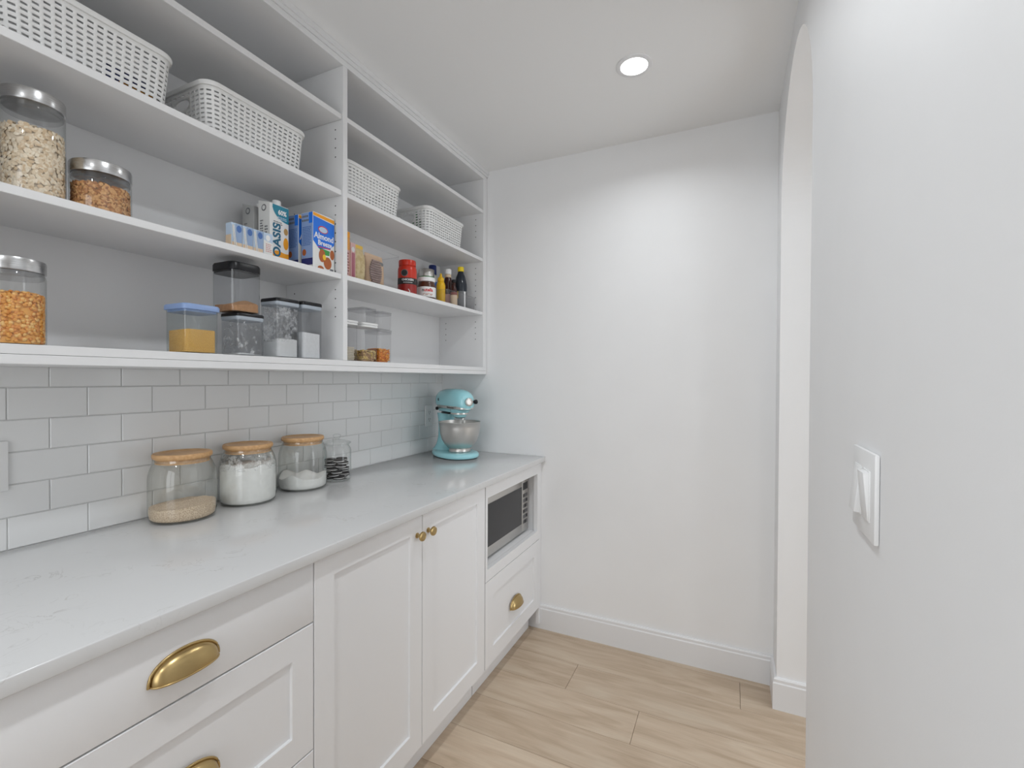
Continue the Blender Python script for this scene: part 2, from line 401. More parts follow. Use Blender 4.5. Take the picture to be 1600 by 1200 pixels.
def tiles():
    P, TZ, z0 = .1525, .0769, .9155
    cache = {}
    for row in range(6):
        za = z0+row*TZ; zb = za+TZ
        ph = .4845 if row in (0, 2, 4) else .4845+P/2
        k = int(math.floor((.16-ph)/P)); y = ph+k*P
        while y < L-.004:
            a, b = max(y, .16), min(y+P, L)
            if b-a > .012:
                w, h = round(b-a-.0022, 4), round(zb-za-.0022, 4)
                if (w, h) not in cache:
                    c = .0014
                    o = [(-w/2, -h/2), (w/2, -h/2), (w/2, h/2), (-w/2, h/2)]; i = [(-w/2+c, -h/2+c), (w/2-c, -h/2+c), (w/2-c, h/2-c), (-w/2+c, h/2-c)]
                    mb = MB().rings([[(-.006, p, q) for p, q in o], [(-.0012, p, q) for p, q in o], [(0, p, q) for p, q in i]])
                    cache[w, h] = mesh_of('tile', mb, 'tile_glaze', smooth=0)
                r = random.uniform
                link('tile', cache[w, h], wall_left, ((0.0005), (a+b)/2, (za+zb)/2), (0, r(-.0025, .0025), r(-.0025, .0025)))
            y += P
tiles()
def baseboard_profile(mb, path, hb=.127, t=.014):
    """path: list of (x,y) corners with the outward normal on the right hand of travel"""
    prof = [(0, 0), (t, 0), (t, hb-.022), (t-.003, hb-.017), (t-.003, hb-.006), (t-.007, hb), (0, hb)]
    rings = []
    for i, p in enumerate(path):
        p = Vector(p); n = Vector((0, 0))
        ns = []
        if i > 0: d = (p-Vector(path[i-1])).normalized(); ns.append(Vector((d.y, -d.x)))
        if i < len(path)-1: d = (Vector(path[i+1])-p).normalized(); ns.append(Vector((d.y, -d.x)))
        n = ns[0] if len(ns) == 1 else (ns[0]+ns[1])/(1+ns[0].dot(ns[1]))
        rings.append([(p.x+n.x*o, p.y+n.y*o, z) for o, z in prof])
    mb.rings(rings)
    return mb
struct('baseboard_back', baseboard_profile(MB(), [(.50, L), (W, L)]), 'trim_paint', smooth=30)
struct('baseboard_right', baseboard_profile(MB(), [(W, L-.014), (W, ARF), (W+WT, ARF), (W+WT, L)]), 'trim_paint', smooth=30)
struct('baseboard_front', baseboard_profile(MB(), [(W+WT, WY0), (W+WT, ARN), (W, ARN), (W, WY0), (W+WT, WY0)]), 'trim_paint', smooth=30)

# ------------------------------------------------------------------ recessed downlights
def downlight(x, y, label, power=LIGHT_W):
    t = thing('recessed_light', label, 'ceiling light', (x, y, H), group='recessed ceiling lights')
    part('trim_ring', MB().lathe([(.048, -.001), (.049, -.0045), (.058, -.005), (.064, -.003), (.0655, 0)], 48, cap0=False, cap1=False), 'trim_paint', t)
    part('lens', MB().lathe([(.0495, -.0008), (.048, -.0025)], 48, cap0=False), 'led_lens', t)
    ld = bpy.data.lights.new('downlight', 'AREA'); ld.shape = 'DISK'; ld.size = .09; ld.energy = power; ld.color = (.925, .968, 1)
    ld.spread = math.radians(LIGHT_SPREAD)
    lo = bpy.data.objects.new('downlight', ld); COL.objects.link(lo); lo.parent = t; lo.location = (0, 0, -.006)
    return t
downlight(1.206, 1.752, 'round white recessed downlight glowing in the ceiling', LIGHT_W*.64)
downlight(1.206, .45, 'round recessed downlight in the ceiling above the camera', LIGHT_W*.95)  # lamp added out of view to brighten the near side
downlight(1.206, -.85, 'round recessed downlight in the ceiling behind the camera', LIGHT_W*1.2)  # another added lamp, unseen, for more light from behind
downlight(2.45, 1.75, 'round recessed downlight in the hall ceiling beyond the arch', LIGHT_W*.4)  # added beyond the arch to send light through it
downlight(2.45, .2, 'round recessed downlight in the near hall ceiling', LIGHT_W*.8)  # unseen lamp added to light the hall

# ------------------------------------------------------------------ base cabinets and worktop
XF, D = .632, .651
ZT, ZB, CT = .888, .122, .915
CB0 = .223
def shaker(y0, y1, z0, z1, st=.063, tr=None, br=None, x=XF, th=.02, rec=.007):
    tr = tr or st; br = br or st
    o = [(y0, z0), (y1, z0), (y1, z1), (y0, z1)]; i = [(y0+st, z0+br), (y1-st, z0+br), (y1-st, z1-tr), (y0+st, z1-tr)]
    j = [(a+(.0015 if q in (0, 3) else -.0015), b+(.0015 if q < 2 else -.0015)) for q, (a, b) in enumerate(i)]
    e = .0012
    oe = [(a+(e if q in (0, 3) else -e), b+(e if q < 2 else -e)) for q, (a, b) in enumerate(o)]
    R = lambda pts, xx: [(xx, a, b) for a, b in pts]
    return MB().rings([R(o, x-th), R(o, x-e), R(oe, x), R(i, x), R(j, x-rec)])
def slab(y0, y1, z0, z1, x=XF, th=.02): return MB().box(x-th, x, y0, y1, z0, z1)
def carcass(y0, y1, t, top=ZT, open_front=None):
    mb = MB(); th = .018; xb, xr = .006, XF-.0215
    if open_front is None:
        mb.box(xb, xr, y0, y1, ZB, top)
    else:
        za, zb = open_front
        mb.box(xb, xr, y0, y1, ZB, za); mb.box(xb, xr, y0, y0+th, za, top); mb.box(xb, xr, y1-th, y1, za, top)
        mb.box(xb, xr, y0+th, y1-th, zb, top); mb.box(xb, xb+.006, y0+th, y1-th, za, zb)
    part('body', mb, 'cabinet_paint', t, world=True, smooth=0)
    part('toe_kick', MB().box(.55, .571, y0, y1, 0.001, ZB), 'cabinet_paint', t, world=True, smooth=0)
def cup_pull(parent, y, z):
    """half-bowl brass pull, opening downwards; a: half width, d: projection, h: height"""
    a, d, h = .058, .027, .040; mb = MB(); NU, NV = 26, 9
    for sc, flip in ((1.0, 0), (.955, 1)):
        rings = []
        for i in range(NV+1):
            v = PI/2*i/NV            # 0 at the drawer face, 90 deg at the lower lip
            ring = []
            for j in range(NU+1):
                u = PI*j/NU
                # sweep a superellipse arch from the face (vertical) forward and down to the lip (horizontal)
                yy = -a*sc*math.copysign(abs(math.cos(u))**.9, math.cos(u)); rr = max(0.0, math.sin(u))**.8
                ring.append((XF+.0012+d*sc*rr*math.sin(v), y+yy, z+h*sc*rr*math.cos(v)))
            rings.append(ring)
        mb.rings(rings, False, False, closed=False)
    arcT = [(XF+.0022, y-(a+.003)*math.cos(PI*j/NU), z-.001+(h+.003)*max(0.0, math.sin(PI*j/NU))**.8) for j in range(NU+1)]
    arcB = [(XF+.0015+d*max(0.0, math.sin(PI*j/NU))**.8, y-a*math.cos(PI*j/NU), z) for j in range(NU+1)]
    mb.tube(arcT, .0026, 8); mb.tube(arcB, .0019, 8)
    o = part('cup_pull', mb, 'brass', parent, world=True, smooth=50); o['label'] = 'brushed brass cup pull'
def knob(parent, y, z):
    prof = [(.0085, 0), (.0085, .003), (.0055, .005), (.005, .013), (.0075, .016), (.0135, .0175), (.0152, .020), (.0152, .0235), (.0138, .0262), (.0105, .0272), (.0102, .0264), (.0001, .0268)]
    o = part('knob', MB().lathe(prof, 28, c=(XF, y, z), axis='x'), 'brass', parent, world=True, smooth=40); o['label'] = 'round brass knob'
GP = .0015
c1y, c2y, c3y, ce = .811, 1.6765, 1.6795, 2.276
cab = thing('base_cabinet', 'white drawer cabinet with large brass cup pull, nearest the camera', 'cabinet', (.3, (CB0+c1y)/2, 0))
carcass(CB0, c1y-.001, cab)
d = part('drawer', slab(CB0+GP, c1y-GP, .7380, .884), 'cabinet_paint', cab, world=True, bevel=.0015); cup_pull(d, .517, .788)
d = part('drawer', shaker(CB0+GP, c1y-GP, .4285, .7345, .06, .063, .063), 'cabinet_paint', cab, world=True)
cup_pull(d, .517, .56)
d = part('drawer', shaker(CB0+GP, c1y-GP, ZB, .4255, .06, .063, .063), 'cabinet_paint', cab, world=True); cup_pull(d, .517, .255)
cab = thing('base_cabinet', 'white two-door shaker cabinet with a pair of brass knobs', 'cabinet', (.3, (c1y+c2y)/2, 0))
carcass(c1y+.001, c2y-.001, cab)
d = part('door', shaker(c1y+GP, 1.248-GP, ZB, .884, .062, .056, .070), 'cabinet_paint', cab, world=True); knob(d, 1.2185, .822)
d = part('door', shaker(1.248+GP, c2y-GP, ZB, .884, .062, .056, .070), 'cabinet_paint', cab, world=True); knob(d, 1.2785, .822)
cab = thing('base_cabinet', 'white cabinet with open microwave niche above one drawer', 'cabinet', (.3, (c3y+ce)/2, 0))
NZ0, NZ1 = .533, .832
carcass(c3y+.001, ce-.001, cab, open_front=(NZ0, NZ1))
fr = MB()
fr.box(XF-.02, XF, c3y+GP, c3y+.0185, .4855, ZT-.003); fr.box(XF-.02, XF, 2.2445, ce, .4855, ZT-.003)
fr.box(XF-.02, XF, c3y+.0185, 2.2445, NZ1, ZT-.003); fr.box(XF-.02, XF, c3y+.0185, 2.2445, .4855, NZ0)
part('face_frame', fr, 'cabinet_paint', cab, world=True, smooth=0)
d = part('drawer', shaker(c3y+GP, ce-GP, ZB, .4822, .070, .070, .068), 'cabinet_paint', cab, world=True); cup_pull(d, 1.977, .268)
part('filler_strip', MB().box(XF-.02, XF-.003, ce+.001, L-.001, .03, ZT-.001), 'cabinet_paint', cab, world=True, smooth=0)
wt = part('countertop', MB().box(.0015, D, .19, L-.0008, ZT, CT), 'quartz', bevel=.0025, seg=3)
tag(wt, 'continuous white quartz countertop with faint grey veins', 'countertop')

# ------------------------------------------------------------------ open wall shelving
S = .2989
yd0, yd1 = 1.2363, 1.2566
SY0 = .19
shelf_z = (1.6925, 1.9865, 2.2525)
ZBT = 1.3885
unit = thing('wall_shelving', 'pale grey built-in open wall shelving with two bays of shelves', 'shelving', (.15, 1.25, 1.3497))
def shp(name, mb, m='shelf_board', **kw): return part(name, mb, m, unit, world=True, **kw)
shp('back_panel', MB().box(.0025, .012, SY0, 2.293, 1.3497, 2.4425), smooth=0)
shp('side_panel', MB().box(.0125, S, SY0, SY0+.02, ZBT, 2.4225), bevel=.0008, seg=1, smooth=0)
dv = shp('divider_panel', MB().box(.0125, S, yd0, yd1, ZBT+.0005, 2.4225), bevel=.0008, seg=1, smooth=0)
sp = shp('side_panel', MB().box(.0125, S, 2.2594, 2.2925, ZBT, 2.4225), bevel=.0008, seg=1, smooth=0)
shp('scribe_strip', MB().box(.0125, S-.004, 2.2932, L-.0008, 1.3497, 2.44), smooth=0)
shp('top_panel', MB().box(.0125, S, SY0, 2.2925, 2.4228, 2.443), bevel=.0008, seg=1, smooth=0)
cm = MB()
for x, z0, z1 in ((S+.003, 2.4435, 2.458), (S+.008, 2.4583, H-.001)): cm.box(.0125, x, SY0, L-.0008, z0, z1)
shp('crown_strip', cm, smooth=0)
shp('bottom_panel', MB().box(.0125, S, SY0, 2.2925, 1.3692, ZBT), bevel=.0008, seg=1, smooth=0)
shp('light_rail', MB().box(.0125, S+.001, SY0, 2.2931, 1.3497, 1.3685), bevel=.001, seg=1, smooth=0)
for z in shelf_z:
    shp('shelf', MB().box(.0125, S-.006, SY0+.021, yd0-.0012, z-.0182, z), bevel=.001, seg=1, smooth=0)
    shp('shelf', MB().box(.0125, S-.003, yd1+.0008, 2.2588, z-.0172, z), bevel=.001, seg=1, smooth=0)
def pegs(parent, y, xs, sgn):
    mb = MB()
    for z in [z for zz in (1.64, 1.9365, 2.205) for z in (zz-.032*2, zz-.032, zz, zz-.096)] + [1.705, 1.735, 1.775, 1.81]:
        for x in xs: mb.lathe([(.0026, 0), (.0024, sgn*.0004)], 10, c=(x, y, z), axis='y')
    o = part('peg_holes', mb, 'dark_gap', parent, world=True, smooth=0); o['kind'] = 'stuff'
pegs(dv, yd0-.0001, (.262, .056), -1); pegs(sp, 2.2593, (.250, .056), -1)

# ------------------------------------------------------------------ outlets and switch
def outlet(y, z, label):
    t = thing('wall_outlet', label, 'outlet', (.001, y, z))
    part('cover_plate', MB().box(.0, .0055, -.035, .035, -.0585, .0585), 'plastic_white', t, bevel=.002)
    for dz in (-.0195, .0195):
        s = part('socket', MB().prism(rrect(.033, .028, .007), .0056, .0072), 'plastic_white', t, loc=(0, 0, dz), rot=(PI/2, 0, PI/2))
        mb = MB()
        for a in (-.0065, .0065): mb.box(.0073-.0003, .0075, a-.0012, a+.0012, -.003, .006)
        mb.lathe([(.0026, .0070), (.0026, .0075)], 12, c=(0, 0, -.009), axis='x')
        part('slots', mb, 'dark_gap', t, loc=(0, 0, dz), smooth=0)
outlet(.4505, 1.116, 'white duplex outlet on the tiles at the left edge')
outlet(2.168, 1.116, 'white duplex outlet on the tiles behind the mixer')
def switch():
    t = thing('light_switch', 'white double rocker light switch on the wall beside the arch', 'light switch', (W, .800, 1.170))
    part('cover_plate', MB().box(-.0065, -.0003, -.0585, .0585, -.059, .059), 'plastic_white', t, bevel=.0022)
    for y, tilt in ((-.023, .09), (.023, -.10)):
        part('bezel', MB().box(-.0082, -.0060, y-.0172, y+.0172, -.0345, .0345), 'plastic_white', t, bevel=.0008)
        part('rocker', MB().box(-.0045, .004, -.0155, .0155, -.0325, .0325), 'plastic_white', t, loc=(-.0075, y, 0), rot=(0, -tilt, 0), bevel=.001)
switch()

# ------------------------------------------------------------------ microwave
def microwave():
    x1, y0, y1, z0, z1 = .583, 1.708, 2.236, NZ0+.012, .812
    t = thing('microwave', 'stainless steel microwave with dark glass door in the niche', 'microwave', ((x1+.2)/2, (y0+y1)/2, NZ0))
    yc = 2.158
    part('body', MB().box(.18, x1-.02, y0, y1, z0, z1), 'steel_dark', t, world=True, bevel=.003)
    door = part('door', MB().box(x1-.0195, x1, y0, yc-.001, z0, z1), 'steel', t, world=True, bevel=.002)
    part('window', MB().box(x1+.0002, x1+.0016, y0+.012, yc-.007, z0+.045, z1-.034), 'dark_glass', door, world=True, smooth=0)
    cp = part('control_panel', MB().box(x1-.0195, x1, yc+.001, y1, z0, z1), 'steel', t, world=True, bevel=.002)
    part('display', MB().box(x1+.0002, x1+.0012, yc+.010, y1-.010, z1-.055, z1-.018), 'dark_glass', cp, world=True, smooth=0)
    for r in range(6):
        for c in range(3):
            yy = yc+.012+c*.019; zz = z1-.092-r*.027
            part('button', MB().box(x1+.0002, x1+.0012, yy, yy+.015, zz, zz+.017), 'steel_dark' if (r+c) % 3 else 'black_plastic', cp, world=True, smooth=0)
    for yy in (y0+.04, y1-.04):
        for xx in (.22, x1-.05): part('foot', MB().lathe([(.012, 0.0005), (.013, .0125)], 14, c=(xx, yy, NZ0)), 'black_rubber', t, world=True)
microwave()

# ------------------------------------------------------------------ baskets
def make_basket_mesh(Lg=.325, Dp=.235, Ht=.132):
    """walls: x = depth, y = length; tapering; rows of slots, an oval grip in each short end"""
    nrow = 9; z_lo, z_hi = .010, Ht-.016; rc = .036
    def outline(s):                          # point at arclength fraction on the rounded rectangle (unit taper) -> x,y,nx,ny
        w, d = Dp, Lg; st = [(w-2*rc), (d-2*rc)]; arc = PI/2*rc
        segs = [('l', (-w/2+rc, -d/2), (w/2-rc, -d/2), (0, -1)), ('a', (w/2-rc, -d/2+rc), -PI/2), ('l', (w/2, -d/2+rc), (w/2, d/2-rc), (1, 0)), ('a', (w/2-rc, d/2-rc), 0),
                ('l', (w/2-rc, d/2), (-w/2+rc, d/2), (0, 1)), ('a', (-w/2+rc, d/2-rc), PI/2), ('l', (-w/2, d/2-rc), (-w/2, -d/2+rc), (-1, 0)), ('a', (-w/2+rc, -d/2+rc), PI)]
        return segs
    segs = outline(0); ncell = {0: 8, 1: 3, 2: 14, 3: 3, 4: 8, 5: 3, 6: 14, 7: 3}
    pts = []; marks = []
    for si, sg in enumerate(segs):
        n = ncell[si]
        for c in range(n):
            for fr in (0, .19, .81):
                t = (c+fr)/n
                if sg[0] == 'l': p = (sg[1][0]+(sg[2][0]-sg[1][0])*t, sg[1][1]+(sg[2][1]-sg[1][1])*t)
                else: a = sg[2]+PI/2*t; p = (sg[1][0]+rc*math.cos(a), sg[1][1]+rc*math.sin(a))
                pts.append(p); marks.append((si, c, fr))
    N = len(pts)
    zs = [0]
    rh = (z_hi-z_lo)/nrow
    for r in range(nrow): zs += [z_lo+r*rh, z_lo+r*rh+rh*.31, z_lo+r*rh+rh*.69]
    zs += [z_hi, Ht]
    def P(i, k):
        z = zs[k]; tp = 1-.085*(1-z/Ht)
        tpl = 1-.065*(1-z/Ht)
        return (pts[i % N][0]*tp, pts[i % N][1]*tpl, z)
    mb = MB(); vid = {}
    verts = []
    def V(i, k):
        key = (i % N, k)
        if key not in vid: vid[key] = len(verts); verts.append(P(i, k))
        return vid[key]
    faces = []
    # grip rectangles on segments 0 and 4: cells 2..5, rows 4..6 (upper half)
    def in_grip(si, c, r): return si in (0, 4) and 2 <= c <= 5 and 5 <= r <= 7
    for i in range(N):
        si, c, fr = marks[i]
        for k in range(len(zs)-1):
            r = (k-1)//3 if 1 <= k <= 3*nrow else None
            if r is not None and in_grip(si, c, r): continue
            if r is not None and fr == .19 and (k-1) % 3 == 1: continue     # the slot
            faces.append((V(i, k), V(i+1, k), V(i+1, k+1), V(i, k+1)))
    for si in (0, 4):
        i0 = next(i for i in range(N) if marks[i] == (si, 2, 0)); i1 = i0+12; k0, k1 = 1+5*3, 1+8*3
        loop = [(i, k0) for i in range(i0, i1)] + [(i1, k) for k in range(k0, k1)] + [(i, k1) for i in range(i1, i0, -1)] + [(i0, k) for k in range(k1, k0, -1)]
        A = Vector(P(i0, k0)); B = Vector(P(i1, k1)); ctr = (A+B)/2
        ea = []
        for (i, k) in loop:
            p = Vector(P(i, k)); u = (p.x-ctr.x); w = (p.z-ctr.z); a = math.atan2(w/abs(B.z-A.z), u/abs(B.x-A.x))
            q = Vector((ctr.x+math.cos(a)*abs(B.x-A.x)*.43, 0, ctr.z+math.sin(a)*abs(B.z-A.z)*.40))
            tpl = 1-.065*(1-q.z/Ht); q.y = math.copysign(Lg/2, ctr.y)*tpl
            ea.append(len(verts)); verts.append(tuple(q))
        for j in range(len(loop)):
            jn = (j+1) % len(loop)
            faces.append((V(*loop[j]), V(*loop[jn]), ea[jn], ea[j]))
    mb.add(verts, faces)
    body = mesh_of('body', mb, 'basket_plastic', smooth=45)
    rim = MB(); o = rrect(Dp+.004, Lg+.004, rc+.002, 8)
    sec = [(-.0035, -.010), (.0015, -.010), (.0028, -.002), (.0012, .0022), (-.0028, .0022)]
    cxs = []
    for dx, dz in sec: cxs.append([(x*(1+dx/(Dp/2)), y*(1+dx/(Lg/2)), Ht+dz) for x, y in o])
    rim.rings(cxs+[cxs[0]], False, False)
    rim = mesh_of('rim', rim, 'basket_plastic', smooth=60)
    base = MB(); o = rrect(Dp*.915, Lg*.935, rc*.92, 6); base.prism(o, .0008, .004)
    return body, rim, mesh_of('base', base, 'basket_plastic')
bk_body, bk_rim, bk_base = make_basket_mesh()
def basket(x, y, z, label, sy=1.0):
    t = thing('storage_basket', label, 'basket', (x, y, z+.0005), group='white slotted baskets on the shelf')
    for nm, me in (('body', bk_body), ('rim', bk_rim), ('base', bk_base)):
        o = link(nm, me, t); o.scale = (1, sy, 1)
        if nm == 'body':
            md = o.modifiers.new('solid', 'SOLIDIFY'); md.thickness = .0022; md.offset = -1
    return t
z2 = shelf_z[1]
basket(.158, .542, z2, 'white slotted plastic basket with orange and blue packets, nearest the camera')
basket(.160, .941, z2, 'white slotted plastic basket on the shelf, just left of the divider')
basket(.158, 1.430, z2, 'white slotted plastic basket on the shelf, just right of the divider')
basket(.160, 1.936, z2, 'white slotted plastic basket holding a green bottle, by the far end')
# things inside two of the baskets
def packet(name, label, x, y, z, w, dd, h, mat, rz=0, group=None):
    mb = MB(); rloft(mb, [(dd*.9, w*.9, .004, 0), (dd, w, .006, h*.15), (dd*.95, w, .006, h*.85), (dd*.15, w*1.0, .0008, h)], 3)
    o = part(name, mb, mat, loc=(x, y, z), rot=(0, 0, rz)); return tag(o, label, 'packet', group)
packet('snack_packet', 'orange packet showing through the slots of the nearest basket', .232, .64, z2+.006, .07, .03, .030, 'pack_orange')
packet('snack_packet', 'blue packet behind the orange one in the nearest basket', .195, .635, z2+.006, .09, .03, .075, 'almond_deep')
gb = thing('green_bottle', 'green bottle seen through the grip hole of the far basket', 'bottle', (.175, 1.826, z2+.006))
part('body', MB().lathe([(.024, 0), (.028, .004), (.028, .075), (.011, .098), (.011, .112)], 24), 'bottle_green', gb)
part('cap', MB().lathe([(.0125, .1122), (.0125, .122)], 20), 'bottle_green', gb)

# ------------------------------------------------------------------ loose fillings
def mound(mb, outline, z0, top, inset_rings=5):
    """solid of given outline (closer list of x,y), flat bottom, height field top(x,y)"""
    cx = sum(p[0] for p in outline)/len(outline); cy = sum(p[1] for p in outline)/len(outline)
    rr = [[(x, y, z0) for x, y in outline]]
    for k in range(inset_rings+1):
        s = 1-k/(inset_rings+.6)
        rr.append([(cx+(x-cx)*s, cy+(y-cy)*s, top(cx+(x-cx)*s, cy+(y-cy)*s)) for x, y in outline])
    return mb.rings(rr)
def circ(r, n=40): return [(r*math.cos(2*PI*i/n), r*math.sin(2*PI*i/n)) for i in range(n)]
ICO = None
def pebbles(mb, r, z0, z1, size, n, nm, seed, flat=.6, long=1.0, top=True):
    """many small lumps packed against the inside of a round jar and over its top"""
    rnd = random.Random(seed)
    t = (1+5**.5)/2
    iv = [Vector(v).normalized() for v in ((-1, t, 0), (1, t, 0), (-1, -t, 0), (1, -t, 0), (0, -1, t), (0, 1, t), (0, -1, -t), (0, 1, -t), (t, 0, -1), (t, 0, 1), (-t, 0, -1), (-t, 0, 1))]
    fc = [(0, 11, 5), (0, 5, 1), (0, 1, 7), (0, 7, 10), (0, 10, 11), (1, 5, 9), (5, 11, 4), (11, 10, 2), (10, 7, 6), (7, 1, 8), (3, 9, 4), (3, 4, 2), (3, 2, 6), (3, 6, 8), (3, 8, 9), (4, 9, 5), (2, 4, 11), (6, 2, 10), (8, 6, 7), (9, 8, 1)]
    side = 2*PI*r*(z1-z0); tp = PI*r*r if top else 0
    for i in range(n):
        s = size*rnd.uniform(.8, 1.15)
        if rnd.random() < side/(side+tp):
            a = rnd.uniform(0, 2*PI); rr = r-s*flat*.55; p = Vector((rr*math.cos(a), rr*math.sin(a), rnd.uniform(z0+s*.4, z1)))
            out = Vector((math.cos(a), math.sin(a), 0))
        else:
            a = rnd.uniform(0, 2*PI); rr = (r-s*.6)*math.sqrt(rnd.random()); p = Vector((rr*math.cos(a), rr*math.sin(a), z1+rnd.uniform(-.3, .4)*s)); out = Vector((0, 0, 1))
        out = (out+Vector([rnd.uniform(-.35, .35) for _ in range(3)])).normalized()
        q = out.to_track_quat('Z', 'Y').to_matrix() @ Matrix.Rotation(rnd.uniform(0, 2*PI), 3, 'Z')
        mb.mi = rnd.randrange(nm)
        mb.add([p + q @ Vector((v.x*s*.5*long, v.y*s*.5, v.z*s*.5*flat)) for v in iv], fc)
    return mb
def fill_pebbles(name, label, cat, loc, r, z1, size, n, base, seed, **kw):
    mb = MB()
    mb.mi = 0; mound(mb, circ(r-size*.45), .004, lambda x, y: z1-size*.3)
    pebbles(mb, r, .004, z1, size, n, 4, seed, **kw)
    o = part(name, mb, [base+str(i) for i in range(4)], loc=loc, smooth=60)
    return tag(o, label, cat, kind='stuff')

# ------------------------------------------------------------------ glass jars with metal lids
def metal_lid_jar(x, y, z, r, zl0, zl1, label):
    h0, h1 = zl0-z, zl1-z
    t = thing('glass_canister', label, 'jar', (x, y, z+.0005), group='glass canisters with brushed metal lids')
    part('glass_body', MB().lathe([(.001, .0), (r*.9, 0), (r*.98, .003), (r, .009), (r, h0-.012), (r*.985, h0-.006), (r*.93, h0-.001), (r*.93, h0+.001)], 56, cap0=False, cap1=False), 'glass', t, smooth=50)
    part('seal', MB().lathe([(r*.90, h0-.012), (r*.945, h0-.010), (r*.945, h0-.001)], 40), 'clear_plastic', t)
    part('lid', MB().lathe([(r*.95, h0), (r*1.0, h0+.0005), (r*1.005, h0+.002), (r*1.005, h1-.003), (r*.985, h1), (r*.5, h1+.0003)], 56), 'brushed_lid', t, smooth=40)
z3 = shelf_z[0]
metal_lid_jar(.190, .468, z3, .0513, 1.892, 1.918, 'tall glass canister of pale oats with metal lid')
fill_pebbles('rolled_oats', 'pale rolled oats filling the tall glass canister', 'oats', (.190, .468, z3+.0005), .0488, 1.842-z3, .0095, 1700, 'oat', 1, flat=.25, long=1.25)
metal_lid_jar(.200, .582, z3, .0565, 1.787, 1.813, 'short glass canister of brown bran flakes with metal lid')
fill_pebbles('bran_flakes', 'brown bran flakes filling the short glass canister', 'cereal', (.200, .582, z3+.0005), .0530, 1.762-z3, .0085, 1300, 'bran', 2, flat=.3, long=1.3)
metal_lid_jar(.200, .431, ZBT, .0510, 1.539, 1.564, 'glass canister of orange popcorn kernels on the bottom shelf')
fill_pebbles('popcorn_kernels', 'orange yellow popcorn kernels in the bottom-shelf canister', 'popcorn', (.200, .431, ZBT+.0005), .0490, 1.493-ZBT, .0092, 1250, 'kernel', 3, flat=.62)

# ------------------------------------------------------------------ glass jars with wooden lids on the counter
JX = .0885
def wood_lid_jar(x, y, label):
    t = thing('glass_jar', label, 'jar', (x, y, CT+.0004), group='glass jars with wooden lids on the counter')
    r = .0842
    prof = [(.001, .001), (r*.86, .0006), (r*.95, .003), (r*.99, .010), (r, .022), (r*1.0, .118), (r*.985, .132), (r*.94, .147), (r*.87, .162), (r*.825, .170), (r*.815, .176)]
    part('glass_body', MB().lathe(prof, 64, cap0=False, cap1=False), 'glass_green', t, smooth=60)
    part('glass_base', MB().lathe([(r*.80, .0008), (r*.93, .0035), (r*.93, .005), (r*.3, .0055)], 48, cap0=False), 'glass_green', t, smooth=60)
    part('lid', MB().lathe([(.0665, .164), (.0665, .1775), (.0715, .1782), (.0735, .181), (.0735, .1885), (.0715, .192), (.058, .1922), (.056, .1905), (.02, .1902)], 56), 'bamboo', t, smooth=40)
    part('seal', MB().lathe([(.0667, .1675), (.0682, .169), (.0682, .1735), (.0667, .175)], 40, cap0=False, cap1=False), 'clear_plastic', t)
    return t
jy = (.823, 1.027, 1.246)
wood_lid_jar(JX, jy[0], 'wooden-lidded glass jar with a little beige grain, nearest the camera')
wood_lid_jar(JX, jy[1], 'wooden-lidded glass jar full of white flour')
wood_lid_jar(JX, jy[2], 'wooden-lidded glass jar one third full of white powder')
RI = .0812
def jar_r(z):            # inside radius of the jar at height z
    pr = [(.0045, RI*.90), (.010, RI*.97), (.022, RI), (.117, RI), (.131, RI*.975), (.146, RI*.925), (.160, RI*.85)]
    for (za, ra), (zb, rb) in zip(pr, pr[1:]):
        if za <= z <= zb: return ra+(rb-ra)*(z-za)/(zb-za)
    return pr[-1][1]
def jar_fill(name, label, cat, y, top, mat):
    mb = MB(); n = 56; rr = []
    zm = min(top(RI*math.cos(2*PI*i/n), RI*math.sin(2*PI*i/n)) for i in range(n))
    for z in [.0062, .010, .022] + [z for z in (.05, .08, .110, .117, .125, .131) if z < zm-.004]:
        rr.append([(jar_r(z)*c/RI, jar_r(z)*s/RI, z) for c, s in circ(RI, n)])
    for k in range(9):
        f = 1-k/8.4; ring = []
        for c, s in circ(RI, n):
            z = top(c*f, s*f); q = jar_r(min(z, .155))/RI if k == 0 else 1
            q = min(q, jar_r(min(z, .158))/RI/ max(f, .01)) if k else q
            ring.append((c*f*min(q, 1), s*f*min(q, 1), z))
        rr.append(ring)
    mb.rings(rr)
    o = part(name, mb, mat, loc=(JX, y, CT+.0004), smooth=60); return tag(o, label, cat, kind='stuff')
jar_fill('couscous', 'beige couscous grains at the bottom of the nearest jar', 'grain', jy[0], lambda x, y: .042+.10*x*.4+.10*y*.3+.0008*math.sin(180*x), 'sand_grain')
jar_fill('flour', 'white flour filling the middle wooden-lidded jar', 'flour', jy[1], lambda x, y: .128+.004*math.sin(60*x+1)+.003*math.cos(70*y), 'flour')
jar_fill('icing_sugar', 'white powder heaped in waves in the third jar', 'flour', jy[2], lambda x, y: .045+.010*math.sin(52*y-22*x+.4)+.006*math.cos(75*x+30*y), 'flour')
def inner_film(y, z0, z1, label, mat='flour_film'):
    mb = MB(); zs = [z0+(z1-z0)*i/6 for i in range(7)]
    mb.rings([[(jar_r(z)*c/RI*1.012, jar_r(z)*s/RI*1.012, z) for c, s in circ(RI, 56)] for z in zs], False, False)
    o = part('powder_film', mb, mat, loc=(JX, y, CT+.0004), smooth=60); return tag(o, label, 'powder', kind='stuff')
inner_film(jy[1], .112, .160, 'flour dusting the shoulder of the full jar', 'flour_haze')

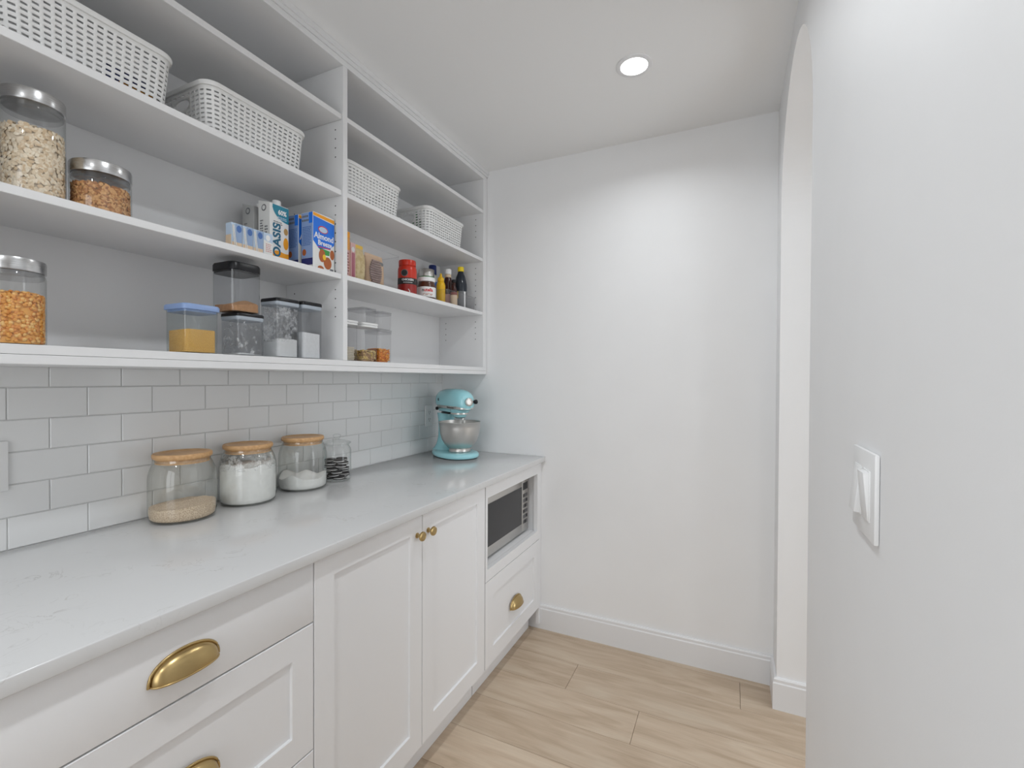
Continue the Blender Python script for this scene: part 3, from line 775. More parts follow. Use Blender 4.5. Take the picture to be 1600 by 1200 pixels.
# cookie jar
CJ = (.100, 1.401)
def cookie_jar():
    t = thing('cookie_jar', 'small clear glass jar of black sandwich cookies with glass lid', 'jar', (CJ[0], CJ[1], CT+.0004))
    r = .0545
    part('glass_body', MB().lathe([(.001, .001), (r*.88, .0005), (r*.97, .004), (r, .012), (r, .118), (r*.97, .127), (r*.88, .135), (r*.84, .138), (r*.84, .142), (r*.92, .1445), (r*.94, .147)], 48, cap0=False, cap1=False), 'glass', t, smooth=60)
    part('glass_base', MB().lathe([(r*.85, .0008), (r*.93, .003), (r*.90, .005)], 40), 'glass', t, smooth=60)
    part('lid', MB().lathe([(r*.80, .139), (r*.80, .147), (r*.98, .1475), (r*.99, .151), (r*.93, .154), (r*.62, .159), (r*.28, .162), (.009, .1645), (.009, .168), (.0135, .172), (.0155, .177), (.0135, .182), (.007, .185)], 40, cap0=False), 'glass', t, smooth=60)
cookie_jar()
def cookies():
    mb = MB(); R = .0218
    mb.mi = 0; mb.lathe([(R*.93, -.0052), (R, -.0044), (R, -.0016), (R*.97, -.0014)], 22)
    mb.lathe([(R*.97, .0014), (R, .0016), (R, .0044), (R*.93, .0052)], 22)
    mb.mi = 1; mb.lathe([(R*.94, -.0015), (R*.96, 0), (R*.94, .0015)], 22)
    me = mesh_of('sandwich_cookie', mb, ['cookie_dark', 'cream_filling'], smooth=40)
    rnd = random.Random(5)
    for k in range(7):
        for j in range(3):
            a = 2*PI*j/3 + k*PI/3 + .35*math.sin(k*2.1) - .5; rr = .0262
            o = link('sandwich_cookie', me, None, (CJ[0]+rr*math.cos(a), CJ[1]+rr*math.sin(a), CT+.0125+k*.0112), (rnd.uniform(-.03, .03), rnd.uniform(-.03, .03), rnd.uniform(0, 6)))
            tag(o, 'black sandwich cookie with white filling inside the small glass jar', 'cookie', 'sandwich cookies in the glass jar')
cookies()

# ------------------------------------------------------------------ stand mixer
def mixer():
    rz = math.radians(-31)
    ax = Vector((math.cos(rz), math.sin(rz))); bowlc = Vector((.262, 2.078))
    o2 = bowlc - ax*.055
    t = thing('stand_mixer', 'aqua blue stand mixer with steel bowl in the counter corner', 'stand mixer', (o2.x, o2.y, CT+.0004), rz)
    AQ = 'aqua_enamel'
    # base: egg-shaped plate, wide under the bowl
    def egg(f, dx=0):
        out = []
        for i in range(48):
            a = 2*PI*i/48; c, s = math.cos(a), math.sin(a)
            hw = .108-.020*(-c if c < 0 else 0)
            out.append(((.160 if c > 0 else .185)*abs(c)**.85*math.copysign(1, c)*f+dx, hw*math.copysign(abs(s)**.9, s)*f))
        return out
    mb = MB(); mb.rings([[(x, y, z) for x, y in egg(f)] for f, z in ((.955, .004), (.985, .0065), (1, .012), (.995, .020), (.96, .026), (.90, .0295), (.80, .031), (.3, .0315))])
    part('base', mb, AQ, t, smooth=60)
    part('foot_pad', MB().rings([[(x, y, z) for x, y in egg(.94)] for z in (0.0002, .0045)]), 'black_rubber', t)
    # pedestal column: loft of ellipses rising from the back of the base
    secs = [(-.092, .084, .080, .028), (-.097, .070, .068, .036), (-.100, .056, .056, .055), (-.101, .047, .050, .075), (-.101, .042, .046, .10), (-.103, .040, .043, .14), (-.105, .042, .043, .175), (-.105, .050, .046, .205), (-.100, .060, .050, .225)]
    part('pedestal', MB().rings([[(cx+rx*math.cos(2*PI*i/32), ry*math.sin(2*PI*i/32), z) for i in range(32)] for cx, rx, ry, z in secs]), AQ, t, smooth=70)
    # motor head: loft along x
    hs = [(-.160, .020, .026, .290), (-.156, .036, .042, .289), (-.143, .048, .054, .288), (-.115, .056, .063, .288), (-.06, .0585, .067, .289), (0, .059, .068, .2895), (.05, .0585, .067, .289), (.09, .056, .064, .287), (.118, .050, .058, .285), (.136, .040, .048, .283), (.146, .026, .034, .281), (.150, .012, .018, .280)]
    rr = []
    for x, ry, rzh, zc in hs:
        ring = []
        for i in range(36):
            a = 2*PI*i/36; c, s = math.cos(a), math.sin(a)
            zz = zc + (rzh if s > 0 else rzh*.72)*math.copysign(abs(s)**.85, s)
            ring.append((x, ry*math.copysign(abs(c)**.85, c), zz))
        rr.append(ring)
    part('motor_head', MB().rings(rr), AQ, t, smooth=70)
    # steel trim band around the head
    def band_pt(u, off):             # stadium-like loop around the head at band height
        a = 2*PI*u; c, s = math.cos(a), math.sin(a)
        return (-.003+(.148+off)*math.copysign(abs(c)**.55, c), (.0575+off)*math.copysign(abs(s)**.75, s))
    N = 72
    part('trim_band', MB().rings([[(*band_pt(i/N, off), z) for i in range(N)] for off, z in ((-.004, .254), (.0012, .2545), (.0012, .268), (-.004, .2685))]), 'steel', t, smooth=50)
    for k, (s0, s1) in enumerate([(.6, .8)]):
        text_part('lettering', 'KitchenAid', .0145, 'black_print', t, (.062, -.0592, .2612), (PI/2, 0, 0), sx=1.15)
    # lower neck and planetary
    part('planetary', MB().lathe([(.052, .252), (.050, .240), (.047, .234)], 36, c=(.055, 0, 0)), AQ, t, smooth=60)
    part('planetary_ring', MB().lathe([(.0485, .2338), (.0485, .226), (.045, .2255)], 36, c=(.055, 0, 0)), 'steel', t, smooth=40)
    part('planetary_hub', MB().lathe([(.036, .2252), (.034, .212), (.022, .205)], 30, c=(.055, 0, 0)), AQ, t, smooth=50)
    part('beater_shaft', MB().tube([(.055, .018, .206), (.055, .018, .165)], .006, 10), 'steel', t)
    bt = MB().tube([(.055, .018, .165), (.055, -.02, .145), (.055, -.035, .10), (.055, -.012, .068), (.055, .018, .062), (.055, .048, .068), (.055, .066, .10), (.055, .052, .145), (.055, .018, .165)], .005, 8)
    part('beater', bt, 'plastic_white', t)
    part('hinge_gap', MB().box(-.075, .012, -.046, .046, .224, .233), 'black_plastic', t, bevel=.003)  # solid black bar between head and bowl
    part('underhead', MB().box(-.12, .03, -.042, .042, .2335, .252), AQ, t, bevel=.006, seg=3)
    # attachment hub and thumb screw
    part('attachment_hub', MB().lathe([(.021, .134), (.021, .158), (.018, .160), (.012, .1602), (.011, .157)], 30, c=(0, 0, .292), axis='x'), 'steel', t, smooth=40)
    sc = part('hub_screw', MB().lathe([(.004, .018), (.004, .034), (.010, .035), (.0115, .040), (.011, .048), (.007, .051)], 20, c=(.148, 0, .292), axis='y'), 'black_plastic', t, smooth=40)
    for x, y, z in ((-.085, -.050, .250), ):
        mb = MB().tube([(x, y+.012, z), (x, y-.008, z)], .0022, 8); part('speed_lever_arm', mb, 'steel', t)
        part('speed_knob', MB().lathe([(.003, .009), (.0075, .0065), (.009, 0), (.0075, -.0065), (.003, -.009)], 18, c=(x, y-.014, z)), 'black_plastic', t, smooth=60)
    part('speed_slot', MB().box(-.083, -.077, -.0612, -.058, .291, .305), 'black_plastic', t, bevel=.001)
    # bowl
    bowl = part('bowl', MB().lathe([(.002, .040), (.045, .040), (.048, .034), (.056, .0325), (.057, .035), (.055, .047), (.053, .050), (.062, .056), (.080, .074), (.094, .100), (.102, .130), (.1055, .160), (.107, .183), (.1095, .1845), (.1095, .187), (.1065, .1875),
                 (.1055, .183), (.104, .160), (.1005, .130), (.0925, .101), (.0785, .0755), (.06, .058), (.02, .052)], 56, c=(.055, 0, 0)), 'steel', t, smooth=60)
    bowl['label'] = 'brushed steel mixing bowl'
mixer()

# ------------------------------------------------------------------ food containers on the bottom shelf
def container(x1, y0, y1, z0, z1, dep, label, lid_mat, lid_h=.016, body='clear_plastic', lidover=.003, r=.012, lid_style='flat', group=None, taper=.99):
    w, dd = y1-y0, dep; cx, cy = x1-dep/2, (y0+y1)/2; hb = z1-z0-lid_h
    t = thing('food_container', label, 'container', (cx, cy, z0+.0004), group=group)
    mb = MB(); rloft(mb, [(dd*taper-.006, w*taper-.006, r*.7, .0), (dd*taper, w*taper, r, .004), (dd, w, r, hb-.001)], 6, cap1=False)
    part('body', mb, body, t, smooth=50)
    mb = MB()
    if lid_style == 'flat':
        rloft(mb, [(dd-.003, w-.003, r, hb-.006), (dd-.003, w-.003, r, hb-.0005), (dd+lidover, w+lidover, r+.001, hb), (dd+lidover, w+lidover, r+.001, hb+lid_h*.75), (dd+lidover-.005, w+lidover-.005, r, hb+lid_h), ], 6)
        part('lid', mb, lid_mat, t, smooth=40)
    elif lid_style == 'band':     # black lid above a pale sealing band
        rloft(mb, [(dd+lidover, w+lidover, r+.001, hb+lid_h*.42), (dd+lidover, w+lidover, r+.001, hb+lid_h*.85), (dd+lidover-.004, w+lidover-.004, r, hb+lid_h)], 6)
        part('lid', mb, lid_mat, t, smooth=40)
        m2 = MB(); rloft(m2, [(dd-.002, w-.002, r, hb-.004), (dd+.0015, w+.0015, r, hb), (dd+.0015, w+.0015, r, hb+lid_h*.41)], 6); part('sealing_band', m2, 'lid_band' if lid_mat == 'black_plastic' else 'clear_plastic', t, smooth=40)
        m3 = MB(); rloft(m3, [(dd*.55, w*.55, r, hb+lid_h+.0002), (dd*.55, w*.55, r, hb+lid_h+.0012)], 5); part('lid_button', m3, lid_mat, t, smooth=40)
    elif lid_style == 'double':   # two-step lid with a groove
        rloft(mb, [(dd+.001, w+.001, r, hb), (dd+lidover, w+lidover, r, hb+.001), (dd+lidover, w+lidover, r, hb+lid_h*.40), (dd-.002, w-.002, r, hb+lid_h*.48), (dd+lidover+.002, w+lidover+.002, r, hb+lid_h*.56), (dd+lidover+.002, w+lidover+.002, r, hb+lid_h*.92), (dd, w, r, hb+lid_h)], 6)
        part('lid', mb, lid_mat, t, smooth=35)
    return t, cx, cy, dd*taper-.006, w*taper-.006, r*.7
def box_fill(name, label, cat, c, z0, top, mat):
    t, cx, cy, dd, w, r = c
    mb = MB(); mound(mb, rrect(dd-.0035, w-.0035, r, 5), .0035, top, 6)
    o = part(name, mb, mat, loc=(cx, cy, z0+.0004), smooth=50); return tag(o, label, cat, kind='stuff')
def box_film(c, z0, za, zb, label, mat):
    t, cx, cy, dd, w, r = c
    mb = MB(); rloft(mb, [(dd-.0025, w-.0025, r, za), (dd-.002, w-.002, r, (za+zb)/2), (dd-.002, w-.002, r, zb)], 5, cap0=False, cap1=False)
    o = part('powder_film', mb, mat, loc=(cx, cy, z0+.0004), smooth=50); return tag(o, label, 'powder', kind='stuff')
zb = ZBT
c = container(.272, .725, .814, zb, 1.517, .090, 'clear container of golden cornmeal with a pale blue lid', 'lid_blue', .014, 'bluish_plastic', .008)
box_fill('cornmeal', 'golden cornmeal in the blue-lidded container', 'cornmeal', c, zb, lambda x, y: .061+.06*x*.5+.003*math.cos(40*y), 'cornmeal')
c = container(.272, .868, .952, zb, 1.511, .083, 'smoky container dusted with flour, below the stacked one', 'black_plastic', .016, 'smoky_plastic', .003, lid_style='band')
box_fill('flour', 'thin layer of flour in the lower stacked container', 'flour', c, zb, lambda x, y: .006+.10*max(0, x)*.3+.003*math.cos(70*y+1), 'flour')
box_film(c, zb, .006, .100, 'flour clinging to the walls of the lower stacked container', 'flour_film')
c = container(.272, .852, .946, 1.5132, 1.655, .104, 'smoky container with black lid stacked on another, holding brown sugar', 'black_plastic', .022, 'smoky_plastic', .002, r=.022, lid_style='flat')
box_fill('brown_sugar', 'brown sugar heaped in the upper stacked container', 'sugar', c, 1.5132, lambda x, y: .030+.006*math.cos(60*y-1)+.004*math.sin(90*x)-.08*abs(y), 'brown_sugar')
c = container(.272, .995, 1.079, zb, 1.574, .083, 'tall smoky container with black lid, half white flour', 'black_plastic', .018, 'smoky_plastic', .003, lid_style='band')
box_fill('flour', 'white flour in the tall black-lidded container', 'flour', c, zb, lambda x, y: .056+.005*math.cos(50*y)+.003*math.sin(70*x), 'flour')
box_film(c, zb, .05, .158, 'flour smeared over the walls of the tall container', 'flour_haze')
c = container(.272, 1.089, 1.171, zb, 1.577, .083, 'black-lidded container of white sugar beside the divider', 'black_plastic', .020, 'smoky_plastic', .003, lid_style='band')
box_fill('sugar', 'white sugar in the container beside the divider', 'sugar', c, zb, lambda x, y: .084-.05*y+.002*math.sin(60*x), 'sugar')

# right bay
c = container(.250, 1.285, 1.362, zb, 1.5425, .083, 'white-lidded container of stacked crispbread behind the divider', 'plastic_white', .017, 'clear_plastic', .003, lid_style='double')
for k in range(9):
    mb = MB(); w = .060; mb.box(-.030, .030, -w/2, w/2, 0, .0042)
    o = part('crispbread', mb, 'cracker', loc=(c[1]+random.uniform(-.001, .001), c[2]+random.uniform(-.001, .001), zb+.0055+k*.0056), rot=(0, 0, random.uniform(-.03, .03)), bevel=.0012, seg=1)
    tag(o, 'thin pale crispbread in the white-lidded container stack', 'cracker', 'stacked crispbread in the container')
c = container(.250, 1.386, 1.473, zb, 1.5430, .085, 'white-lidded container with pale dry pasta', 'plastic_white', .018, 'clear_plastic', .003, lid_style='double')
def box_pebbles(name, label, cat, c, z0, h, size, n, base, seed, long=1.8):
    t, cx, cy, dd, w, r = c; rnd = random.Random(seed); mb = MB()
    mb.mi = 3; mound(mb, rrect(dd-.014, w-.014, r, 4), .0035, lambda x, y: h-.006, 3)
    for i in range(n):
        s = size*rnd.uniform(.8, 1.2); fc = rnd.random()
        px, py, pz = rnd.uniform(-.5, .5)*(dd-size*1.2), rnd.uniform(-.5, .5)*(w-size*1.2), rnd.uniform(.004+size*.4, h)
        if fc < .4: px = math.copysign(dd/2-size*.55, px)
        elif fc < .75: py = math.copysign(w/2-size*.55, py)
        else: pz = h+rnd.uniform(-.002, .003)
        a, b = rnd.uniform(0, 2*PI), rnd.uniform(-.5, .5)
        d = Vector((math.cos(a)*math.cos(b), math.sin(a)*math.cos(b), math.sin(b)))*s*long*.5
        if fc < .4: d.x *= .2
        elif fc < .75: d.y *= .2
        p = Vector((px, py, pz)); p.x = max(-dd/2+s*.5+abs(d.x), min(dd/2-s*.5-abs(d.x), p.x)); p.y = max(-w/2+s*.5+abs(d.y), min(w/2-s*.5-abs(d.y), p.y)); p.z = max(p.z, .004+s*.4+abs(d.z))
        mb.mi = rnd.randrange(4); bend = Vector((0, 0, s*.25))
        mb.tube([p-d, p+bend, p+d], s*.33, 6)
    o = part(name, mb, [base+str(i) for i in range(4)], loc=(cx, cy, z0+.0004), smooth=60); return tag(o, label, cat, kind='stuff')
box_pebbles('dry_pasta', 'pale dry pasta at the bottom of the white-lidded container', 'pasta', c, zb, .042, .0085, 260, 'pasta', 11)
c = container(.250, 1.481, 1.557, zb, 1.5250, .083, 'clear container of orange macaroni, below a stacked one', 'frosted_plastic', .018, 'clear_plastic', .003, lid_style='double')
box_pebbles('macaroni', 'orange macaroni in the clear container', 'macaroni', c, zb, .052, .0085, 300, 'macaroni', 12)
container(.250, 1.388, 1.463, 1.5448, 1.601, .083, 'empty clear container stacked on the pasta container', 'frosted_plastic', .014, 'clear_plastic', .003, lid_style='double')
container(.250, 1.483, 1.556, 1.5268, 1.598, .080, 'empty clear container stacked on the macaroni container', 'frosted_plastic', .014, 'clear_plastic', .003, lid_style='double')

# ------------------------------------------------------------------ cartons (front faces +x)
RX = (PI/2, 0, PI/2)        # text standing upright, facing +x
RY = (PI/2, 0, 0)           # text facing -y
def flat(mb, pts_yz, x, th=.0003):
    return mb.rings([[(x, y, z) for y, z in pts_yz], [(x+th, y, z) for y, z in pts_yz]])
def flat_y(mb, pts_xz, y, th=.0003):
    return mb.rings([[(x, y, z) for x, z in pts_xz], [(x, y-th, z) for x, z in pts_xz]])
def disc_pts(cy, cz, ry, rz, n=20): return [(cy+ry*math.cos(2*PI*i/n), cz+rz*math.sin(2*PI*i/n)) for i in range(n)]
def strokes(mb, x0, x1, z0, z1, y, rows, seed, fn=flat_y):
    rnd = random.Random(seed); dz = (z1-z0)/rows
    for r in range(rows):
        xx = x0
        while xx < x1-.003:
            w = rnd.uniform(.003, .009); w = min(w, x1-xx); za = z0+r*dz
            fn(mb, [(xx, za), (xx+w, za), (xx+w, za+dz*.5), (xx, za+dz*.5)], y); xx += w+.0016
    return mb
def juice_carton(x1, y0, label, grey=False):
    w, dp, h = .071, .056, .205
    t = thing('juice_carton', label, 'carton', (x1-dp/2, y0+w/2, z3+.0005))
    a, b = dp/2, w/2
    mb = MB()
    # slanted-top carton: high at the back, sloping front panel under the cap
    v = [(-a, -b, 0), (a, -b, 0), (a, b, 0), (-a, b, 0), (-a, -b, h+.008), (a, -b, h-.006), (a, b, h-.006), (-a, b, h+.008)]
    mb.add(v, [(3, 2, 1, 0), (4, 5, 6, 7), (0, 1, 5, 4), (1, 2, 6, 5), (2, 3, 7, 6), (3, 0, 4, 7)])
    part('box', mb, 'carton_grey' if grey else 'carton_white', t, bevel=.0015, smooth=0)
    part('cap', MB().lathe([(.0135, h-.004), (.0138, h+.010), (.0125, h+.0135)], 22, c=(.006, .006, 0)), 'white_print', t)
    xs = a+.0003
    if not grey:
        m = MB(); pts = [(-b+.010, h-.008)] + [(b*.98-(b*1.75)*math.cos(PI/2*i/8)*1.0, h-.008-.052*math.sin(PI/2*i/8)) for i in range(1, 9)] + [(b-.001, h-.060), (b-.001, h-.008)]
        part('teal_flash', flat(m, pts, xs), 'teal_print', t, smooth=0)
        text_part('lettering', '60%', .021, 'white_print', t, (xs+.0008, .010, h-.030), RX, sx=.9, bold=.0007)
        m = MB(); strokes(m, -.008, .026, h-.052, h-.042, 0, 2, 4, fn=lambda mm, p, q: flat(mm, p, xs+.0006)); part('small_print', m, 'skyblue_print', t, smooth=0)
        text_part('lettering', 'OASIS', .0385, 'teal_dark', t, (xs+.0003, -.009, .083), (0, PI/2, 0), sx=1.08, bold=.0012).rotation_euler = (PI/2, -PI/2, PI/2)
        m = MB(); strokes(m, -.022, .010, .135, .147, 0, 2, 5, fn=lambda mm, p, q: flat(mm, p, xs)); part('small_print', m, 'grey_print', t, smooth=0)
        m = MB(); flat(m, disc_pts(.024, .078, .0095, .020), xs); flat(m, [(-b+.001, .0006)] + [(-b+.001+(w-.002)*i/10, .038+.014*(i/10)+.006*math.sin(i*.5)) for i in range(11)] + [(b-.001, .0006)], xs)
        part('fruit_print', m, 'orange_print', t, smooth=0)
        m = MB(); flat(m, disc_pts(.024, .118, .008, .011), xs); part('fruit_print', m, 'tan_print', t, smooth=0)
    m = MB(); flat_y(m, disc_pts(0, h-.020, .011, .011), -b-.0003); part('recycling_mark', m, 'grey_print', t, smooth=0)
    m = MB(); flat_y(m, disc_pts(0, h-.020, .007, .007), -b-.0007); part('recycling_mark', m, 'carton_white' if not grey else 'carton_grey', t, smooth=0)
    m = MB(); strokes(m, -.018, -.004, .075, .150, -b-.0003, 9, 8); strokes(m, .004, .018, .055, .130, -b-.0003, 8, 9); part('small_print', m, 'grey_print', t, smooth=0)
juice_carton(.190, 1.031, 'white juice carton with OASIS lettering and teal corner')
juice_carton(.112, 1.031, 'grey-white juice carton standing behind the lettered juice carton', grey=True)
def almond_carton(x1, y0, label):
    w, dp, h = .093, .054, .193
    t = thing('milk_carton', label, 'carton', (x1-dp/2, y0+w/2, z3+.0005), group='blue almond drink cartons')
    a, b = dp/2, w/2
    part('box', MB().box(-a, a, -b, b, 0, h), 'carton_white', t, bevel=.0012, smooth=0)
    xs = a+.0003
    m = MB(); flat(m, [(-b+.0008, h*.50), (-b+.024, h*.385), (b*.55, h*.42), (b-.0008, h*.52), (b-.0008, h-.022), (-b+.0008, h-.014)], xs); part('blue_field', m, 'almond_blue', t, smooth=0)
    m = MB(); flat(m, [(-b+.0008, h-.012), (b-.0008, h-.018), (b-.0008, h-.006), (-b+.0008, h-.002)], xs); part('top_stripe', m, 'orange_print', t, smooth=0)
    m = MB(); flat(m, disc_pts(-.004, h-.052, .021, .0125), xs+.0004); part('emblem', m, 'red_print', t, smooth=0)
    m = MB(); flat(m, disc_pts(-.004, h-.0525, .018, .0095), xs+.0008); part('emblem_centre', m, 'skyblue_print', t, smooth=0)
    text_part('lettering', 'Almond', .0285, 'white_print', t, (xs+.0007, 0, h*.60), (PI/2, 0, PI/2), sx=.92, thick=.0004, bold=.0005)
    text_part('lettering', 'Breeze', .0235, 'white_print', t, (xs+.0007, .004, h*.487), (PI/2, 0, PI/2), sx=.92, thick=.0004, bold=.0005)
    m = MB(); flat(m, [(-b+.022, h*.405), (b*.62, h*.415), (b*.62, h*.430), (-b+.022, h*.42)], xs+.0004); part('red_stripe', m, 'red_print', t, smooth=0)
    m = MB(); flat(m, [(-b+.024, h*.40), (b*.55, h*.385), (b*.50, h*.30), (-b+.040, h*.29)], xs); part('green_field', m, 'green_print', t, smooth=0)
    m = MB(); flat(m, disc_pts(-.008, h*.27, .014, .022), xs+.0004); flat(m, disc_pts(.016, h*.16, .017, .021), xs+.0004); flat(m, disc_pts(-.014, h*.045, .013, .008), xs+.0004); flat(m, disc_pts(.036, h*.33, .0095, .017), xs+.0004); part('almond_print', m, 'almond_brown', t, smooth=0)
    m = MB(); flat(m, disc_pts(.001, h*.25, .007, .010), xs+.0008); part('almond_print', m, 'yellow_print', t, smooth=0)
    m = MB(); flat(m, [(b-.020, .004), (b-.005, .004), (b-.005, .014), (b-.020, .014)], xs); part('small_print', m, 'grey_print', t, smooth=0)
    ys = -b-.0003
    m = MB(); flat_y(m, [(-a+.001, h*.20), (a-.001, h*.20), (a-.001, h-.002), (-a+.001, h-.002)], ys); part('side_field', m, 'almond_side', t, smooth=0)
    m = MB(); flat_y(m, [(-a+.001, h*.075), (a-.001, h*.075), (a-.001, h*.195), (-a+.001, h*.195)], ys); part('side_band', m, 'almond_deep', t, smooth=0)
    m = MB(); flat_y(m, [(a*.35, h*.80), (a-.001, h*.80), (a-.001, h-.002), (a*.35, h-.002)], ys-.0004); part('side_field', m, 'almond_blue', t, smooth=0)
    m = MB(); strokes(m, -a+.006, a-.008, h*.42, h*.76, ys-.0004, 12, 3); part('small_print', m, 'midblue_print', t, smooth=0)
    m = MB(); flat_y(m, disc_pts(-a+.014, h*.30, .009, .011), ys-.0004); part('almond_print', m, 'almond_brown', t, smooth=0)
    m = MB(); strokes(m, -a+.004, a-.018, h*.84, h*.98, ys-.0004, 2, 6); part('small_print', m, 'grey_print', t, smooth=0)
almond_carton(.264, 1.136, 'blue and white almond drink carton at the shelf front by the divider')
almond_carton(.196, 1.136, 'blue almond drink carton hidden behind the front almond carton')
def juice_box(x1, y0, label, straw=True):
    w, dp, h = .0325, .026, .077
    t = thing('juice_box', label, 'juice box', (x1-dp/2, y0+w/2, z3+.0005), group='small juice boxes on the carton shelf')
    a, b = dp/2, w/2
    part('box', MB().box(-a, a, -b, b, 0, h), 'skyblue_print', t, bevel=.001, smooth=0)
    xs = a+.0003
    if straw:
        m = MB(); flat(m, [(-.004, h*.30), (b-.001, h*.30), (b-.001, h-.002), (-.004, h-.002)], xs); part('blue_field', m, 'juice_blue' , t, smooth=0)
        m = MB(); flat(m, disc_pts(.006, h*.80, .0075, .010), xs+.0004); part('emblem', m, 'midblue_print', t, smooth=0)
        m = MB(); flat(m, [(-b+.001, .002), (b-.001, .002), (b-.001, h*.29), (-b+.001, h*.29)], xs); part('label_field', m, 'label_cream', t, smooth=0)
        pts = [(xs+.0024, -.002, h*.06), (xs+.0024, -.0085, h*.60), (xs+.0024, -.011, h*.86), (xs+.0024, -.0125, h*.92), (xs+.0024, -.0145, h*.88), (xs+.0024, -.0125, h*.6), (xs+.0024, -.007, h*.08)]
        part('straw', MB().tube(pts, .0012, 8), 'straw_white', t, smooth=60)
    else:
        m = MB(); flat(m, [(-b+.001, .002), (b-.001, .002), (b-.001, h*.62), (-b+.001, h*.70)], xs); part('label_field', m, 'carton_white', t, smooth=0)
        m = MB(); flat(m, disc_pts(-.001, h*.80, .0075, .009), xs); part('emblem', m, 'white_print', t, smooth=0)
        m = MB(); strokes(m, -.009, .011, h*.25, h*.60, 0, 5, 21, fn=lambda mm, p, q: flat(mm, p, xs+.0005)); part('small_print', m, 'label_pink', t, smooth=0)
    m = MB(); flat_y(m, [(-a+.001, .002), (a-.001, .002), (a-.001, h*.55), (-a+.001, h*.55)], -b-.0003); part('side_print', m, 'label_cream', t, smooth=0)
juice_box(.246, .866, 'small blue juice box with straw, leftmost of the four')
juice_box(.246, .8995, 'small blue juice box with straw, second from the left')
juice_box(.246, .933, 'small blue juice box with straw, third from the left')
juice_box(.246, .9665, 'small pale juice box without a straw, in front of the lettered carton', straw=False)

# ------------------------------------------------------------------ packets and jars in the right bay
def clear_bin(x0, x1, y0, y1, h, label):
    t = thing('clear_bin', label, 'storage bin', ((x0+x1)/2, (y0+y1)/2, z3+.0004))
    a, b = x1-x0, y1-y0; mb = MB()
    rloft(mb, [(a-.010, b-.010, .006, .0002), (a-.006, b-.006, .008, .002), (a, b, .009, h), (a+.003, b+.003, .010, h+.0012), (a+.003, b+.003, .010, h-.003)], 5, cap1=False)
    part('body', mb, 'clear_plastic', t, smooth=50)
clear_bin(.100, .253, 1.276, 1.600, .150, 'tall clear plastic bin holding pasta and tortilla packets')
zi = z3+.0035
o = thing('pasta_box', 'orange food box beside the divider in the clear bin', 'box', (.19, 1.3125, zi))
part('box', MB().box(-.055, .045, -.024, .021, 0, .178), 'pack_orange', o, bevel=.001, smooth=0)
part('label_field', flat(MB(), [(-.022, .010), (.019, .010), (.019, .110), (-.022, .110)], .0453), 'label_pink', o, smooth=0)
part('top_print', flat(MB(), [(-.022, .155), (.006, .155), (.006, .177), (-.022, .177)], .0453), 'pack_purple', o, smooth=0)
part('small_print', strokes(MB(), -.018, .016, .018, .105, 0, 8, 31, fn=lambda m, p, q: flat(m, p, .0457)), 'sauce_red', o, smooth=0)
o = thing('food_box', 'slim pink food box between the orange box and pasta bag', 'box', (.19, 1.350, zi))
part('box', MB().box(-.05, .045, -.013, .0125, 0, .143), 'pack_pink', o, bevel=.001, smooth=0)
part('label_field', flat(MB(), [(-.008, .012), (.008, .012), (.008, .105), (-.008, .105)], .0453), 'pack_magenta', o, smooth=0)
part('emblem', flat(MB(), disc_pts(0, .118, .008, .010), .0453), 'white_print', o, smooth=0)
def bag(name, label, cat, x, y, w, dp, h, mat, rz=0):
    t = thing(name, label, cat, (x, y, zi), rz)
    secs = [(.012, w*.94, .0), (dp*.8, w, h*.10), (dp, w*.98, h*.40), (dp*.85, w*.97, h*.70), (dp*.35, w*.99, h*.88), (.003, w, h*.93), (.002, w, h)]
    mb = MB(); rr = []
    for d_, w_, z in secs:
        rr.append([(d_/2*math.copysign(abs(math.cos(2*PI*i/28))**.8, math.cos(2*PI*i/28))*(1+.10*math.sin(i*1.7+z*90)), w_/2*math.copysign(abs(math.sin(2*PI*i/28))**.5, math.sin(2*PI*i/28)), z) for i in range(28)])
    mb.rings(rr); part('bag', mb, mat, t, smooth=50)
    return t, dp
b1, _ = bag('pasta_bag', 'yellow bag of dry pasta standing in the clear bin', 'bag', .205, 1.400, .062, .05, .150, 'pasta_bag')
part('seal_strip', MB().box(-.0025, .0025, -.030, .030, .1395, .152), 'yellow_print', b1, smooth=0)
b2, _ = bag('tortilla_bag', 'brown packet of tortillas standing in the clear bin', 'bag', .205, 1.494, .104, .048, .135, 'tortilla_tan', 0)
m = MB()
for k in range(11):
    zz = .012+k*.0092; ww = .030*math.sin(PI*(k+1.2)/13)+.006
    m.tube([(.024, -.020-ww*.75+.0, zz), (.0275, -.012, zz-.002), (.026, -.004+ww*.6, zz)], .0042, 6)
part('tortilla_stack', m, 'tortilla', b2, smooth=60)
part('label_patch', flat(MB(), disc_pts(.026, .100, .013, .009), .0178), 'grey_print', b2, smooth=0)

